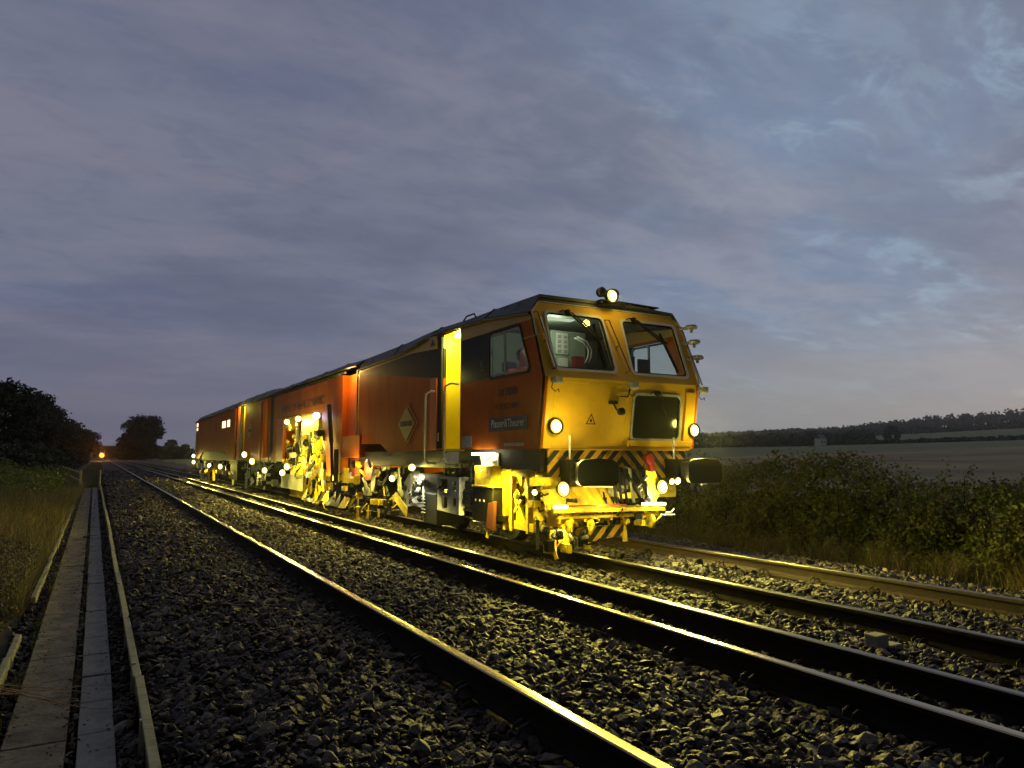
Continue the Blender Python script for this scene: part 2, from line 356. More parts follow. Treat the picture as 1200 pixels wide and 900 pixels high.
def scatter():
    Ps = []; Ss = []
    for y0, y1, s, lay in ((.8, 6, .039, 1.5), (6, 12, .043, 1.5), (12, 22, .056, 1.5), (22, 40, .085, 1.3), (40, 75, .13, 1.2)):
        A = (9.2 - .33) * (y1 - y0); n = int(A * lay / (s * .95) ** 2)
        x = .33 + rng.random(n) * (9.2 - .33); y = y0 + rng.random(n) * (y1 - y0)
        k = (x < .62 * y + 3.5 + .9 * y) & (y > .45 * x - 1.2)      # only what a camera near here could see
        for rx in RX.values(): k &= ~((np.abs(x - rx) < .085) & (rng.random(n) < .97))
        k &= ~((x > 8.3) & (rng.random(n) < (x - 8.3) * 1.1))
        x, y = x[k], y[k]; sz = s * rng.lognormal(-.03, .40, len(x)).clip(.35, 2.1)
        dz = np.full(len(x), 9.)
        for rx in RX.values(): dz = np.minimum(dz, np.abs(x - rx))
        z = balz(x) + rng.normal(0, .010, len(x)) + .022 * np.sin(x * 3.1 + np.sin(y * 1.3)) * np.sin(y * 1.9 + 1) - .015 * (dz < .2)
        Ps.append(np.stack([x, y, z], 1)); Ss.append(sz)
    return np.concatenate(Ps), np.concatenate(Ss)
def gaps():
    y = .9 + rng.random(9000) ** 1.6 * 38; k = rng.random(9000) < .5; x = np.where(k, -.60 + rng.random(9000) * .20, .16 + rng.random(9000) * .11); k3 = rng.random(9000) < .12; x = np.where(k3, -.08 + rng.random(9000) * .035, x)
    x = x - .0055 * np.maximum(0, y - 6); z = np.where(k, -.475, -.44) + rng.normal(0, .012, 9000); return np.stack([x, y, z], 1), .036 * rng.lognormal(0, .3, 9000)
P, S = scatter(); P2, S2 = gaps(); P = np.concatenate([P, P2]); S = np.concatenate([S, S2]); print('stones', len(P))
o = stone_field('ballast_stones', P, S, ''); o['label'] = 'grey crushed ballast stones spread under and between the rails'; o['category'] = 'ballast'

# rails ------------------------------------------------------------
def rail_profile(sc=1., hd=.155):
    half = [(0, 0), (.026, -.001), (.033, -.007), (.035, -.016), (.035, -.032), (.012, -.046), (.0095, -.06), (.0095, -.115), (.02, -.132), (.068, -.144), (.07, -.155)]
    return half + [(-x, z) for x, z in half[::-1][:-1]]
def rail(name, x, y0, y1, mats, label, z=0, clips=None, wob=0., clipside=(-1, 1), clipto=34):
    t = MB(); pr = rail_profile(); k = len(pr); ys_ = np.concatenate([np.arange(y0, 40, 2.), np.geomspace(40, y1, 26)])
    vs = []
    for y in ys_:
        dx = wob * math.sin(y * .09 + x) ; 
        vs += [(x + dx + px, y, z + pz) for px, pz in pr]
    fs = []; 
    t.v = vs
    for i in range(len(ys_) - 1):
        for j in range(k):
            a, b = i * k + j, i * k + (j + 1) % k; t.f.append((a, b, b + k, a + k)); t.m.append(0 if (j <= 1 or j >= k - 2) else 1)
    t.f.append(tuple(range(k))); t.m.append(1)
    r = t.build(name, mats, None); r['label'] = label; r['category'] = 'rail'; r['group'] = 'rails of the two tracks'
    if clips:
        c = MB()
        for s_ in clipside:
            c = MB()
            pts = [(x + s_ * .05, 0, z - .150), (x + s_ * .055, 0, z - .115), (x + s_ * .085, .0, z - .095), (x + s_ * .125, .0, z - .108), (x + s_ * .14, .0, z - .135), (x + s_ * .14, .05, z - .135), (x + s_ * .125, .055, z - .105), (x + s_ * .085, .055, z - .092), (x + s_ * .05, .06, z - .12)]
            c.tube(pts, .009, 6); c.box(x + s_ * .10 - .03, x + s_ * .10 + .03, -.045, .10, z - .175, z - .148)
            proto = None
            for q in np.arange(1.6 + .1, clipto, .66):
                if proto is None:
                    proto = c.build('rail_clip', BLKM if clips == 1 else RUSTL, r); base = WL[proto.name].copy(); ob = proto
                else:
                    ob = proto.copy(); COL.objects.link(ob); ob.parent = r
                ob.location = Vector((base.x, base.y + q, base.z)) - WL[r.name]
    return r
rail('rail', RX['A'], -6, 640, [RAILTOP, RUST], 'shiny running rail nearest the camera, left rail of the near track', clips=1, clipto=20)
rail('rail', RX['B'], -6, 640, [RAILTOP, RUST], 'shiny running rail second from the camera, right rail of the near track', clips=1, clipto=24)
rail('spare_rail', RX['C'], -6, 150, [RAILGREY, RUST], 'loose dull grey rail laid along the gap between the two tracks', z=-.005, wob=.015)
rail('rail', RX['D'], -6, 640, [RAILGREY, RUST], 'dark sided rail under the near wheels of the orange machine', clips=1, clipto=30)
rail('rail', RX['E'], -6, 640, [RAILGREY, RUSTL], 'brown sided rail farthest right, next to the hedge', clips=2, clipto=30)
b = MB(); b.box(4.50, 4.62, 3.02, 3.12, -.16, -.02); b.box(4.60, 4.74, 3.0, 3.10, -.16, -.09); b.build('concrete_block', CONC2, None, bevel=.008, label='small stepped concrete block standing in the stones between rails', category='block')

# walkway, troughs, board ------------------------------------------------
def drift(y): return -.0055 * max(0, y - 6)
def strip(mb, xa, xb, y0, y1, z0, z1, m=0):
    a = drift(y0); c = drift(y1)
    vs = [(xa + a, y0, z0), (xb + a, y0, z0), (xb + a, y0, z1), (xa + a, y0, z1), (xa + c, y1, z0), (xb + c, y1, z0), (xb + c, y1, z1), (xa + c, y1, z1)]
    mb.add(vs, [(0, 1, 2, 3), (7, 6, 5, 4), (0, 4, 5, 1), (1, 5, 6, 2), (2, 6, 7, 3), (3, 7, 4, 0)], m)
mb = MB(); y = 1.
while y < 41:
    l = 1.8 + random.random() * .3; z = -.42 + random.uniform(-.006, .006); strip(mb, -.39, -.085, y, min(y + l - .012, 41), z - .1, z); y += l
mb.build('path', CONC, None, bevel=.006, kind='structure')
tr = empty('cable_trough', (.06, 20, -.5), label='grey concrete cable trough with slab lids beside the walkway', category='cable trough')
mb = MB(); strip(mb, -.045, -.034, 1, 41, -.56, -.47); strip(mb, .152, .165, 1, 41, -.56, -.47); mb.build('trough_wall', CONC2, tr)
y = 1.2; k = 0
while y < 41:
    l = .62; mb = MB(); dz = random.uniform(-.006, .006); dx = random.uniform(-.004, .004)
    strip(mb, -.032 + dx, .150 + dx, y, y + l - .016, -.455 + dz, -.415 + dz); mb.build('lid', CONC2, tr, bevel=.005); y += l
mb = MB(); strip(mb, -.6, .33, .5, 42, -.60, -.50); mb.build('gravel_path_bed', BED, None, kind='structure')
bd = empty('ballast_board', (.3, 20, -.3), label='long weathered board on short posts holding back the ballast', category='retaining board')
y = .6
while y < 40.5:
    l = 2.4; mb = MB(); dx = random.uniform(-.008, .008); dz = random.uniform(-.006, .006)
    strip(mb, .262 + dx, .312 + dx, y, min(y + l - .01, 40.6), -.285 + dz, -.262 + dz); mb.build('capping', BOARD, bd, bevel=.004)
    mb = MB(); strip(mb, .288 + dx, .306 + dx, y, min(y + l - .01, 40.6), -.52, -.288 + dz); mb.build('board', BOARD, bd)
    y += l
y = .9
while y < 40:
    mb = MB(); a = drift(y); mb.box(.258 + a, .285 + a, y, y + .03, -.56, -.27 + random.uniform(-.03, .02)); mb.build('post', GRY, bd); y += 1.2
mp = MB(); mp.tube([(.06, 40.9, -.55), (.065, 40.9, .42)], .035, 8); mp.lathe((.065, 40.9, .42), (0, 0, 1), [(0, .035), (.03, .03), (.05, .0)], 8)
mp.build('marker_post', WHT, None, label='slim pale post standing at the far end of the ballast board', category='post')
ke = empty('edging_kerb', (-.55, 14, -.45), label='broken line of mossy edging kerbs left of the concrete walkway', category='kerb')
y = 4.2
while y < 26:
    l = .9
    if not (7.1 < y < 9.5):
        mb = MB(); dz = random.uniform(-.02, .015); x0 = -.56 + random.uniform(-.012, .012); strip(mb, x0, x0 + .05, y, y + l - .03, -.56, -.39 + dz); mb.build('kerb_stone', BOARD, ke, bevel=.008)
    y += l
mb = MB(); mb.lathe((-.53, 5.35, -.44), (0, 0, 1), [(0, .03), (.005, .055), (.03, .07), (.07, .06), (.09, .03), (.098, 0)], 12)
mb.build('pale_stone', pbr('pale_stone', (.5, .44, .25), .7, 0, .2, 10, bump=.3), None, smooth=True, label='round pale yellow stone at the near end of the mossy kerb', category='stone')
# fence left
fe = empty('timber_fence', (-.8, 42, -.45), label='low timber fence coloured pale for the lamplight on its end post left of the walkway', category='fence')
WOOD = pbr('lamplit_timber', (.8, .7, .35), .7, 0, .2, 6)  # pale yellow carries the lamplight falling on the fence
for (x, y) in ((-.79, 42.5), (-1.55, 49), (-2.3, 56)):
    mb = MB(); z = float(terr(np.array(x), np.array(y))); mb.box(x - .05, x + .05, y - .05, y + .05, -.6, .42 + (z + .5) * .4); mb.build('post', WOOD, fe, bevel=.01)
for z in (.28, -.12):
    mb = MB(); mb.bar((-.79, 42.52, z), (-2.35, 56.2, z + .25), .04, .09); mb.build('fence_rail', WOOD, fe)

# ------------------------------------------------------------------ vegetation
def leaves(P, size, flat=.0, asp=.55):
    n = len(P); s = (size * rng.uniform(.6, 1.35, n))[:, None] if np.isscalar(size) else (size * rng.uniform(.7, 1.3, n))[:, None]
    d = rng.normal(size=(n, 3)); d[:, 2] *= (1 - flat); d /= np.linalg.norm(d, axis=1)[:, None]
    e = rng.normal(size=(n, 3)); e -= d * (e * d).sum(1)[:, None]; e /= np.linalg.norm(e, axis=1)[:, None]
    f = np.cross(d, e); b = f * s * .18
    V = np.stack([P - d * s * .5, P + e * s * asp * .5 + b, P + d * s * .5, P - e * s * asp * .5 + b], 1).reshape(-1, 3)
    F = np.arange(4 * n).reshape(n, 4); return V, F
def blades(P, h, w, lean=.35):
    n = len(P); hh = (h * rng.uniform(.5, 1.3, n))[:, None]; a = rng.random(n) * 6.28; dr = np.stack([np.cos(a), np.sin(a), np.zeros(n)], 1)
    sd = np.stack([-np.sin(a + 1), np.cos(a + 1), np.zeros(n)], 1) * w / 2; l = (lean * rng.uniform(.1, 1.4, n))[:, None]; up = np.array([[0, 0, 1.]])
    m = P + up * hh * .55 + dr * l * hh * .3; t = P + up * hh * (1 - .25 * l) + dr * l * hh
    V = np.stack([P - sd, P + sd, m + sd * .8, m - sd * .8, t], 1).reshape(-1, 3); o = np.arange(n)[:, None] * 5
    F = np.concatenate([o + np.array([[0, 1, 2, 3]]), np.concatenate([o + 3, o + 2, o + 4, o + 4], 1)], 0)
    F3 = np.concatenate([o + np.array([[0, 1, 2]]), o + np.array([[0, 2, 3]]), o + np.array([[3, 2, 4]])], 0)
    return V, F3
def join(parts):
    V = []; F = []; o = 0; M = []
    for v, f, m in parts: V.append(v); F.append(f + o); o += len(v); M.append(np.full(len(f), m))
    return np.concatenate(V), np.concatenate(F), np.concatenate(M)
def nz(x, s, seed=0):
    return (np.sin(x * s + seed) + .6 * np.sin(x * s * 2.3 + seed * 2.1) + .4 * np.sin(x * s * 4.9 + seed * 3.7)) / 2

def grassfield(name, n, fx, fy, h, w, mats, probs, label, zf=None, lean=.5, sizegrow=30.):
    parts = []
    x, y = fx(n), fy(n)
    for i, p in enumerate(probs):
        k = rng.random(n) < p if i == 0 else ~kk
        kk = k
        P_ = np.stack([x[k], y[k], (zf(x[k], y[k]) if zf else terr(x[k], y[k])) - .02], 1)
        g = 1 + np.hypot(x[k], y[k]) / sizegrow; V_, F_ = blades(P_, h * np.minimum(g, 1.3), w, lean); parts.append((V_, F_, i))
        # widen with distance
        c = np.repeat(P_, 5, 0); V_[:, :2] = c[:, :2] + (V_[:, :2] - c[:, :2]) * np.repeat(np.minimum(g, 3), 5)[:, None] ** .6
    V, F, M = join(parts); return npmesh(name, V, F, mats, mi=M, kind='stuff', label=label, category='grass')
# fallen leaves and moss on the walkway
n = 1500; y = 2.5 + rng.random(n) ** 1.4 * 36; e_ = rng.random(n); x = np.where(e_ < .45, -.39 + rng.random(n) ** 2.2 * .16, np.where(e_ < .8, -.085 - rng.random(n) ** 2.2 * .10, -.03 + rng.random(n) * .18)) - .0055 * np.maximum(0, y - 6)
V1, F1 = leaves(np.stack([x, y, np.full(n, -.409)], 1), .022, flat=.95); V1[:, 2] = np.clip(V1[:, 2], -.413, -.392)
npmesh('leaf_litter', V1, F1, pbr('fallen_leaf', (.10, .075, .03), .9, island=.6), kind='stuff', label='small dead leaves and moss scattered along the walkway edges', category='leaves')
grassfield('edge_weeds', 2600, lambda n: np.where(rng.random(n) < .5, -.40 - rng.random(n) * .05, -.07 + rng.random(n) * .02) , lambda n: 3 + (lambda q: q + .4 * np.sin(q * 3))(rng.random(n) * 26), .07, .004, [GRASSG, GRASS], (.6, .4), 'small weeds growing in the joints beside the walkway', zf=lambda x, y: -.45 + 0 * x)
# hedge (many bushes in a mass)
n = 250000; t = rng.random(n) ** 2.0; y = 1.8 + t * 66
hh = 1.36 + .16 * (y > 7.2) * (y < 16) + .20 * nz(y, .9, 2) + .15 * nz(y, 3.1, 5) + .12 * nz(y, 9, 1) - .30 * np.exp(-((y - 5.) / 1.8) ** 2) - .12 * (y > 13)
u = rng.random(n); w = rng.random(n) ** .7
front = 9.25 + .26 * nz(y, 1.7, 3) + .18 * nz(y, 5, 8) + .06 * nz(y, 17, 8)
prof = np.sqrt(np.clip(1 - (w) ** 2.6, 0, 1))     # rounds back at the top
x = front + .9 - (.9 + .12 * nz(y * 1.3 + w * 5, 2.2, 4)) * prof + u ** 2 * 1.0
z = -.45 + hh * w + rng.normal(0, .05, n)
lump = nz(y * 1.7 + z * 2.1, 2.9, 3) + nz(z * 3 - y, 4.1, 7); keepl = rng.random(n) < np.clip(.72 + .45 * lump, .12, 1); x += .22 * (lump < -.2) 
x, y, z = x[keepl], y[keepl], z[keepl]
V1, F1 = leaves(np.stack([x, y, z], 1), .062 * (1 + np.clip(y - 12, 0, 60) / 22)); PP = [(V1, F1, 0)]
n3 = 70000; y3 = 1.8 + rng.random(n3) ** 1.9 * 66; w3 = rng.random(n3); V4, F4 = leaves(np.stack([9.75 + rng.random(n3) * .5 + .1 * nz(y3, 3, 1), y3, -.5 + w3 * (1.05 + .20 * nz(y3, .9, 2) + .1 * nz(y3, 3.1, 5) - .30 * np.exp(-((y3 - 5.) / 1.8) ** 2))], 1), .10 * (1 + np.clip(y3 - 12, 0, 60) / 22)); PP.append((V4, F4, 0))
# shoots above the top
sh = []
for i in range(520):
    yy = 1.8 + rng.random() ** 1.7 * 45; xx = 9.4 + rng.random() * .9; L_ = .10 + rng.random() ** 2.2 * .50; h0 = .86 + .16 * nz(np.array(yy), .9, 2) - .3 * math.exp(-((yy - 5.) / 1.8) ** 2)
    k = int(10 + L_ * 45); tt = rng.random(k); sh.append(np.stack([xx + rng.normal(0, .02, k) + tt * .05, yy + rng.normal(0, .03, k) + tt * rng.normal(0, .1), h0 - .1 + tt * L_], 1))
V2, F2 = leaves(np.concatenate(sh), .045); PP.append((V2, F2, 1))
# climbing light foliage patches
n2 = 14000; y2 = 3 + rng.random(n2) ** 1.5 * 25; k = (nz(y2, 1.3, 6) + rng.random(n2) * .8) > .5; y2 = y2[k]; w2 = rng.random(len(y2))
x2 = 9.16 + .22 * nz(y2, 1.7, 3) + .4 * w2 ** 2 + rng.normal(0, .05, len(y2)); V3, F3 = leaves(np.stack([x2, y2, -.4 + 1.2 * w2], 1), .05); PP.append((V3, F3, 1))
V, F, M = join(PP); npmesh('hedge', V, F, [LEAFH, LEAFL], mi=M, kind='stuff', label='dense dark green hedge growing along the right side of the line', category='hedge')
mb = MB()
for i in range(160):
    yy = 2 + random.random() * 30; xx = 9.5 + random.random() * .5; a = random.uniform(-.3, .3)
    mb.tube([(xx, yy, -.6), (xx + a * .3, yy + a, -.0), (xx + a * .2, yy + a * 1.4, .6 + random.random() * .3)], .012, 5, r2=.004)
mb.build('hedge_stems', BARK, None, kind='stuff', label='thin bare stems inside the hedge along the line', category='stems')
grassfield('dry_grass', 22000, lambda n: 8.55 + rng.random(n) ** 1.0 * .75, lambda n: (lambda q: q + .25 * np.sin(q * 7) )(2 + rng.random(n) ** 1.5 * 50), .38, .006, [GRASS, GRASSG], (.7, .3), 'dry straw coloured grass along the foot of the hedge', zf=lambda x, y: balz(x) - .03)
# left bank
grassfield('bank_grass', 90000, lambda n: -.62 - rng.random(n) ** 1.1 * 7.5, lambda n: 9.0 + rng.random(n) ** 1.4 * 53, .30, .007, [GRASS, GRASSG], (.68, .3), 'brown and green rough grass covering the left bank', lean=.7)
grassfield('verge_grass', 26000, lambda n: .35 - rng.random(n) * 1.6, lambda n: 43.5 + rng.random(n) ** 1.5 * 150, .16, .010, [GRASSG, GRASS], (.7, .3), 'green grass growing over the line beyond the end of the walkway', lean=.6)
# near bramble and white-tipped weed
n = 42000; x = -.62 - rng.random(n) ** .8 * 2.2; y = 3.2 + rng.random(n) * 10; z = terr(x, y) + rng.random(n) ** 1.3 * (.30 + .12 * nz(x * 3 + y, 2., 1)) + .02
k = x < -.66 - .12 * nz(y, 2.4, 2); V1, F1 = leaves(np.stack([x, y, z], 1)[k], .045)
n = 5200; x = -.66 - rng.random(n) * 1.5; y = 5.5 + rng.random(n) * 7.0; z = terr(x, y) + .22 + rng.random(n) * .18; V2, F2 = leaves(np.stack([x, y, z], 1), .022)
V, F, M = join([(V1, F1, 0), (V2, F2, 1)]); npmesh('bramble_leaves', V, F, [LEAFB, pbr('dry_seed_heads', (.42, .36, .28), .8, island=.4)], mi=M, kind='stuff', label='low bramble and dry weeds on the near left bank', category='weeds')
n = 9000; x = -1.3 - rng.random(n) * 4.5; y = 27 + rng.random(n) * 22; k = nz(x * 1.3 + y * .5, 1.6, 4) > -.1; x = x[k]; y = y[k]
z = terr(x, y) + rng.random(len(x)) ** .8 * (.7 + .35 * nz(y, .8, 1)); V1, F1 = leaves(np.stack([x, y, z], 1), .13)
npmesh('bank_bushes', V1, F1, LEAFL, kind='stuff', label='light green bushes behind the rough grass on the left bank', category='bushes')
n = 26000; x = -1.9 - rng.random(n) * 9; y = 44 + rng.random(n) ** 1.1 * 150; z = terr(x, y) + rng.random(n) ** 1.2 * (1.5 + .4 * nz(y, .3, 1)); V1, F1 = leaves(np.stack([x, y, z], 1), .38)
npmesh('undergrowth', V1, F1, LEAFT, kind='stuff', label='dark undergrowth below the trees on the left', category='undergrowth')
for i in range(5):       # bare bramble stems over the walkway
    y0 = 5.35 + i * .11 + random.random() * .1; pts = []
    x0 = -1.05 + random.random() * .2; x1 = (.12, -.02, .14, .02, -.15)[i]
    a = random.uniform(-.12, .12); hgt = random.uniform(.12, .24)
    for j in range(13):
        t = j / 12; pts.append((x0 + (x1 - x0) * t, y0 + a * t + .10 * math.sin(t * 4 + i * 2) + .03 * math.sin(t * 13 + i), -.405 + hgt * math.sin(math.pi * min(1, t * .9 + .1)) * (1 - t * .6)))
    mb = MB(); mb.tube(pts, .006, 6, r2=.0022)
    for j in (3, 5, 7, 9):
        p = Vector(pts[j]); q = p + Vector((random.uniform(.04, .10), random.uniform(-.07, .07), random.uniform(-.01, .03))); mb.tube([p, (p + q) / 2 + Vector((0, 0, .008)), q], .002, 5, r2=.001)
    lab = ['thin bare bramble stem crossing the walkway, farthest one', 'second bare bramble stem lying over the walkway from the far side', 'middle bare bramble stem reaching right over the trough lids', 'fourth bare bramble stem across the walkway, curving low', 'nearest and shortest bare bramble stem on the walkway'][i]
    mb.build('bramble_stem', pbr('bramble_stem', (.42, .27, .12), .7, 0, .2, 20) if i == 0 else bpy.data.materials['bramble_stem'], None, smooth=True, label=lab, category='bramble stem', group='bare bramble stems across the walkway')

def tree(name, x, y, h, w, label, n=4200, trunk=.12, base=None, leaf=.34, low=.12, mat=None, group=None, lumps=26):
    z0 = float(terr(np.array(float(x)), np.array(float(y)))) if base is None else base
    e = empty(name, (x, y, z0), label=label, category='tree')
    if group: e['group'] = group
    mb = MB(); mb.tube([(x, y, z0 - .3), (x + .05 * w, y, z0 + h * .25), (x + .02 * w, y + .03 * w, z0 + h * .55), (x, y, z0 + h * .85)], trunk * h / 8, 8, r2=trunk * h / 40)
    C_ = []
    for i in range(lumps):
        a = rng.random() * 6.28; q = rng.random() ** .6; zz = low + (1 - low) * rng.random() ** .8
        rad = w / 2 * math.sqrt(max(.08, 1 - ((zz - .52) / .52) ** 2)) * .78
        c = (x + math.cos(a) * q * rad, y + math.sin(a) * q * rad, z0 + h * min(zz, .93)); C_.append(c)
        if i % 3 == 0: mb.tube([(x, y, z0 + h * zz * .55), ((x + c[0]) / 2, (y + c[1]) / 2, z0 + h * zz * .8), c], trunk * h / 26, 5, r2=.01)
    mb.build('trunk', BARK, e)
    C_ = np.array(C_); idx = rng.integers(0, lumps, n); d = rng.normal(size=(n, 3)); d /= np.linalg.norm(d, axis=1)[:, None]
    rl = w * rng.uniform(.10, .20, lumps)[idx] * rng.random(n) ** .35 * np.where(rng.random(n) < .10, rng.uniform(1., 1.45, n), 1.); P_ = C_[idx] + d * rl[:, None] * np.array([1, 1, .75])
    V_, F_ = leaves(P_, leaf); npmesh('crown', V_, F_, mat or LEAFT, e)
    return e
LW = [(-8.6, 62, 7.0, 6.5, 'tall dark tree at the left edge of the photo'), (-11.5, 70, 9.2, 6.5, 'tallest dark tree behind, at the far left edge'), (-8.3, 84, 8.0, 7.2, 'broad dark tree second from the left edge'), (-7.8, 104, 8.0, 8., 'dark tree in the middle of the left wood, flat topped'),
      (-8.2, 122, 9.6, 8, 'dark tree with a raised top in the left wood'), (-8.0, 142, 8.7, 9, 'dark tree right of the raised one in the left wood'), (-7.0, 166, 7.7, 9, 'dark tree before the right end of the left wood'), (-5.6, 196, 8.2, 9.5, 'rounded dark tree at the right end of the left wood'), (-4.0, 260, 7.2, 11, 'small far tree above the orange lamp')]
for i, (x, y, h, w, l) in enumerate(LW): tree('woodland_tree', x, y, h, w, l, n=5200, leaf=.30 + y * .0012, low=.08, group='trees of the dark wood on the left', lumps=34)
tree('lone_tree', 11.6, 250, 13.0, 14, 'large dark round tree standing alone right of the track vanishing point', n=16000, leaf=.75, low=.10, lumps=80)
tree('broad_bush_tree', 5.6 + 2.4, 262, 8.4, 8, 'lower dark tree leaning against the large lone tree', n=7000, leaf=.7, low=.03, lumps=50)
tree('small_tree', 26, 330, 7.5, 7, 'small sparse tree between the lone tree and the machine', n=1600, leaf=.6, low=.35)
tree('small_tree', 32.5, 350, 5.5, 8, 'low rounded tree just left of the machine tail', n=2200, leaf=.7, low=.1)
n = 9000; t = rng.random(n); x = 17 + t * 50; y = 262 + t * 100 + rng.random(n) * 4; z = terr(x, y) + rng.random(n) * (3.2 + nz(x, .5, 2)); V1, F1 = leaves(np.stack([x, y, z], 1), .9)
npmesh('far_hedgerow', V1, F1, LEAFT, kind='stuff', label='dark hedgerow across the field behind the machine', category='hedgerow')

# far hillside : woods as masses
def polar(a, r): a = np.radians(a); return r * np.sin(a), r * np.cos(a)
def wood(name, a, r, hgt, k, label, leaf=3., spread=8.):
    """a,r arrays of tree positions"""
    x, y = polar(a, r); z = terr(x, y); n_ = len(a); hs = hgt * rng.uniform(.55, 1.25, n_)
    idx = np.repeat(np.arange(n_), k); d = rng.normal(size=(len(idx), 3)); d /= np.linalg.norm(d, axis=1)[:, None]; d *= rng.random((len(idx), 1)) ** .4
    P_ = np.stack([x[idx] + d[:, 0] * spread * .5, y[idx] + d[:, 1] * spread * .5, z[idx] + hs[idx] * .5 + d[:, 2] * hs[idx] * .5], 1)
    V_, F_ = leaves(P_, leaf, asp=.9); npmesh(name, V_, F_, LEAFF, kind='stuff', label=label, category='wood')
m_ = 420; a = 43 + rng.random(m_) * 26; wood('hilltop_wood', a, 1120 + rng.random(m_) * 30, np.interp(a, [43, 55, 60, 69], [7, 8, 14, 16]), 45, 'line of trees along the crest of the far hill', 3.4, 13)
m_ = 330; a = 50 + rng.random(m_) * 19; wood('hillside_tree_belt', a, np.interp(a, [50, 69], [800, 850]) + rng.random(m_) * 12, 6, 30, 'dark tree belt across the slope of the far hill', 2.8, 9)
m_ = 300; a = 40 + rng.random(m_) * 16.2; wood('valley_wood', a, np.interp(a, [40, 52, 56.5], [480, 450, 520]) + rng.random(m_) * 70, 7.0, 45, 'dark wood in the valley beyond the brown field', 2.6, 12)
m_ = 260; a = 52 + rng.random(m_) * 17; wood('field_boundary_hedge', a, np.interp(a, [52, 69], [480, 460]) + rng.random(m_) * 4, 2.2, 26, 'low dark hedge between the green strip and the far fields', 1.6, 5)
x, y = polar(57.6, 492.); tree('field_tree', float(x), float(y), 10, 10, 'single round tree in front of the far hill fields', n=1500, leaf=1.5, low=.1, mat=LEAFF)
# small pale house
x, y = polar(53.0, 440.); z = float(terr(x, y)); h = empty('farmhouse', (x, y, z), label='tiny pale farmhouse at the edge of the valley wood', category='house')
mb = MB(); mb.box(x - 2.6, x + 2.6, y - 2, y + 2, z - 1, z + 4.2); mb.build('wall', WHT, h)
mb = MB(); mb.add([(x - 2.8, y - 2.2, z + 4.2), (x + 2.8, y - 2.2, z + 4.2), (x + 2.8, y + 2.2, z + 4.2), (x - 2.8, y + 2.2, z + 4.2), (x - 2.8, y, z + 6.2), (x + 2.8, y, z + 6.2)], [(0, 1, 5, 4), (2, 3, 4, 5), (0, 4, 3), (1, 2, 5), (0, 3, 2, 1)]); mb.build('roof', ROOF, h)
for dx in (-1.2, 1.2):
    mb = MB(); mb.box(x + dx - .4, x + dx + .4, y - 2.05, y - 1.99, z + 1.6, z + 2.8); mb.build('window', DGLASS, h)
n = 12000; x = -25 + rng.random(n) * 60; y = 340 + rng.random(n) * 8; z = -.5 + rng.random(n) * (5.2 + nz(x, .25, 2)); V1, F1 = leaves(np.stack([x, y, z], 1), 1.2)
npmesh('distant_thicket', V1, F1, LEAFT, kind='stuff', label='dark distant thicket closing the view beyond the bridge', category='thicket')
# far end : overbridge and orange lamp
br = empty('overbridge', (5, 300, -.5), label='low brown bridge crossing the far end of the line', category='bridge')
BRK = pbr('brown_brick', (.09, .045, .03), .9, 0, .25, 1)
def bf(u, v): return (u, 300, v)
mb = MB(); mb.panel([(-6, -.6), (-3, -.6), (-3, 2.6), (-1, 3.4), (9.5, 3.4), (11.5, 2.6), (11.5, -.6), (22, -.6), (22, 4.2), (-6, 4.4)], [], bf, (0, 6, 0)); mb.build('wall', BRK, br)
mb = MB(); mb.box(-6.2, 22.2, 299.8, 300.2, 4.4, 4.75); mb.build('coping', CONC, br)
sl = empty('orange_warning_lamp', (.45, 215, -.5), label='glowing orange lamp on a low post at the far end of the rails', category='lamp')
mb = MB(); mb.tube([(.45, 215, -.6), (.45, 215, .9)], .06, 8); mb.build('post', BLKM, sl)
mb = MB(); mb.box(-.1, 1.0, 215, 215.3, .6, 1.9); mb.build('housing', BLKM, sl, bevel=.02)
mb = MB(); mb.lathe((.45, 214.98, 1.25), (0, -1, 0), [(0, .5), (.06, .45), (.11, .25), (.13, 0)], 16); mb.build('lens', LAMPO, sl, smooth=True)
light((.45, 214.0, 1.4), 2200, (1, .35, .05), .2, sl)

# ================================================================== THE MACHINE
XL, XR, XC = 4.49, 6.92, 5.705
M = empty('tamping_machine', (5.80, 8.0, 0), label='orange and yellow track tamping machine with its lamps lit, standing on the far track', category='rail machine')
def P_(name, mb, mat, smooth=False, bevel=0, parent=M, **k): return mb.build(name, mat, parent, smooth, bevel, **k)
def fyz(z): return 7.19 - (z - 1.25) / .84 * .13 if z < 2.09 else 7.06 + (z - 2.09) / .81 * .29
def front(x, z): return (x, fyz(z), z)
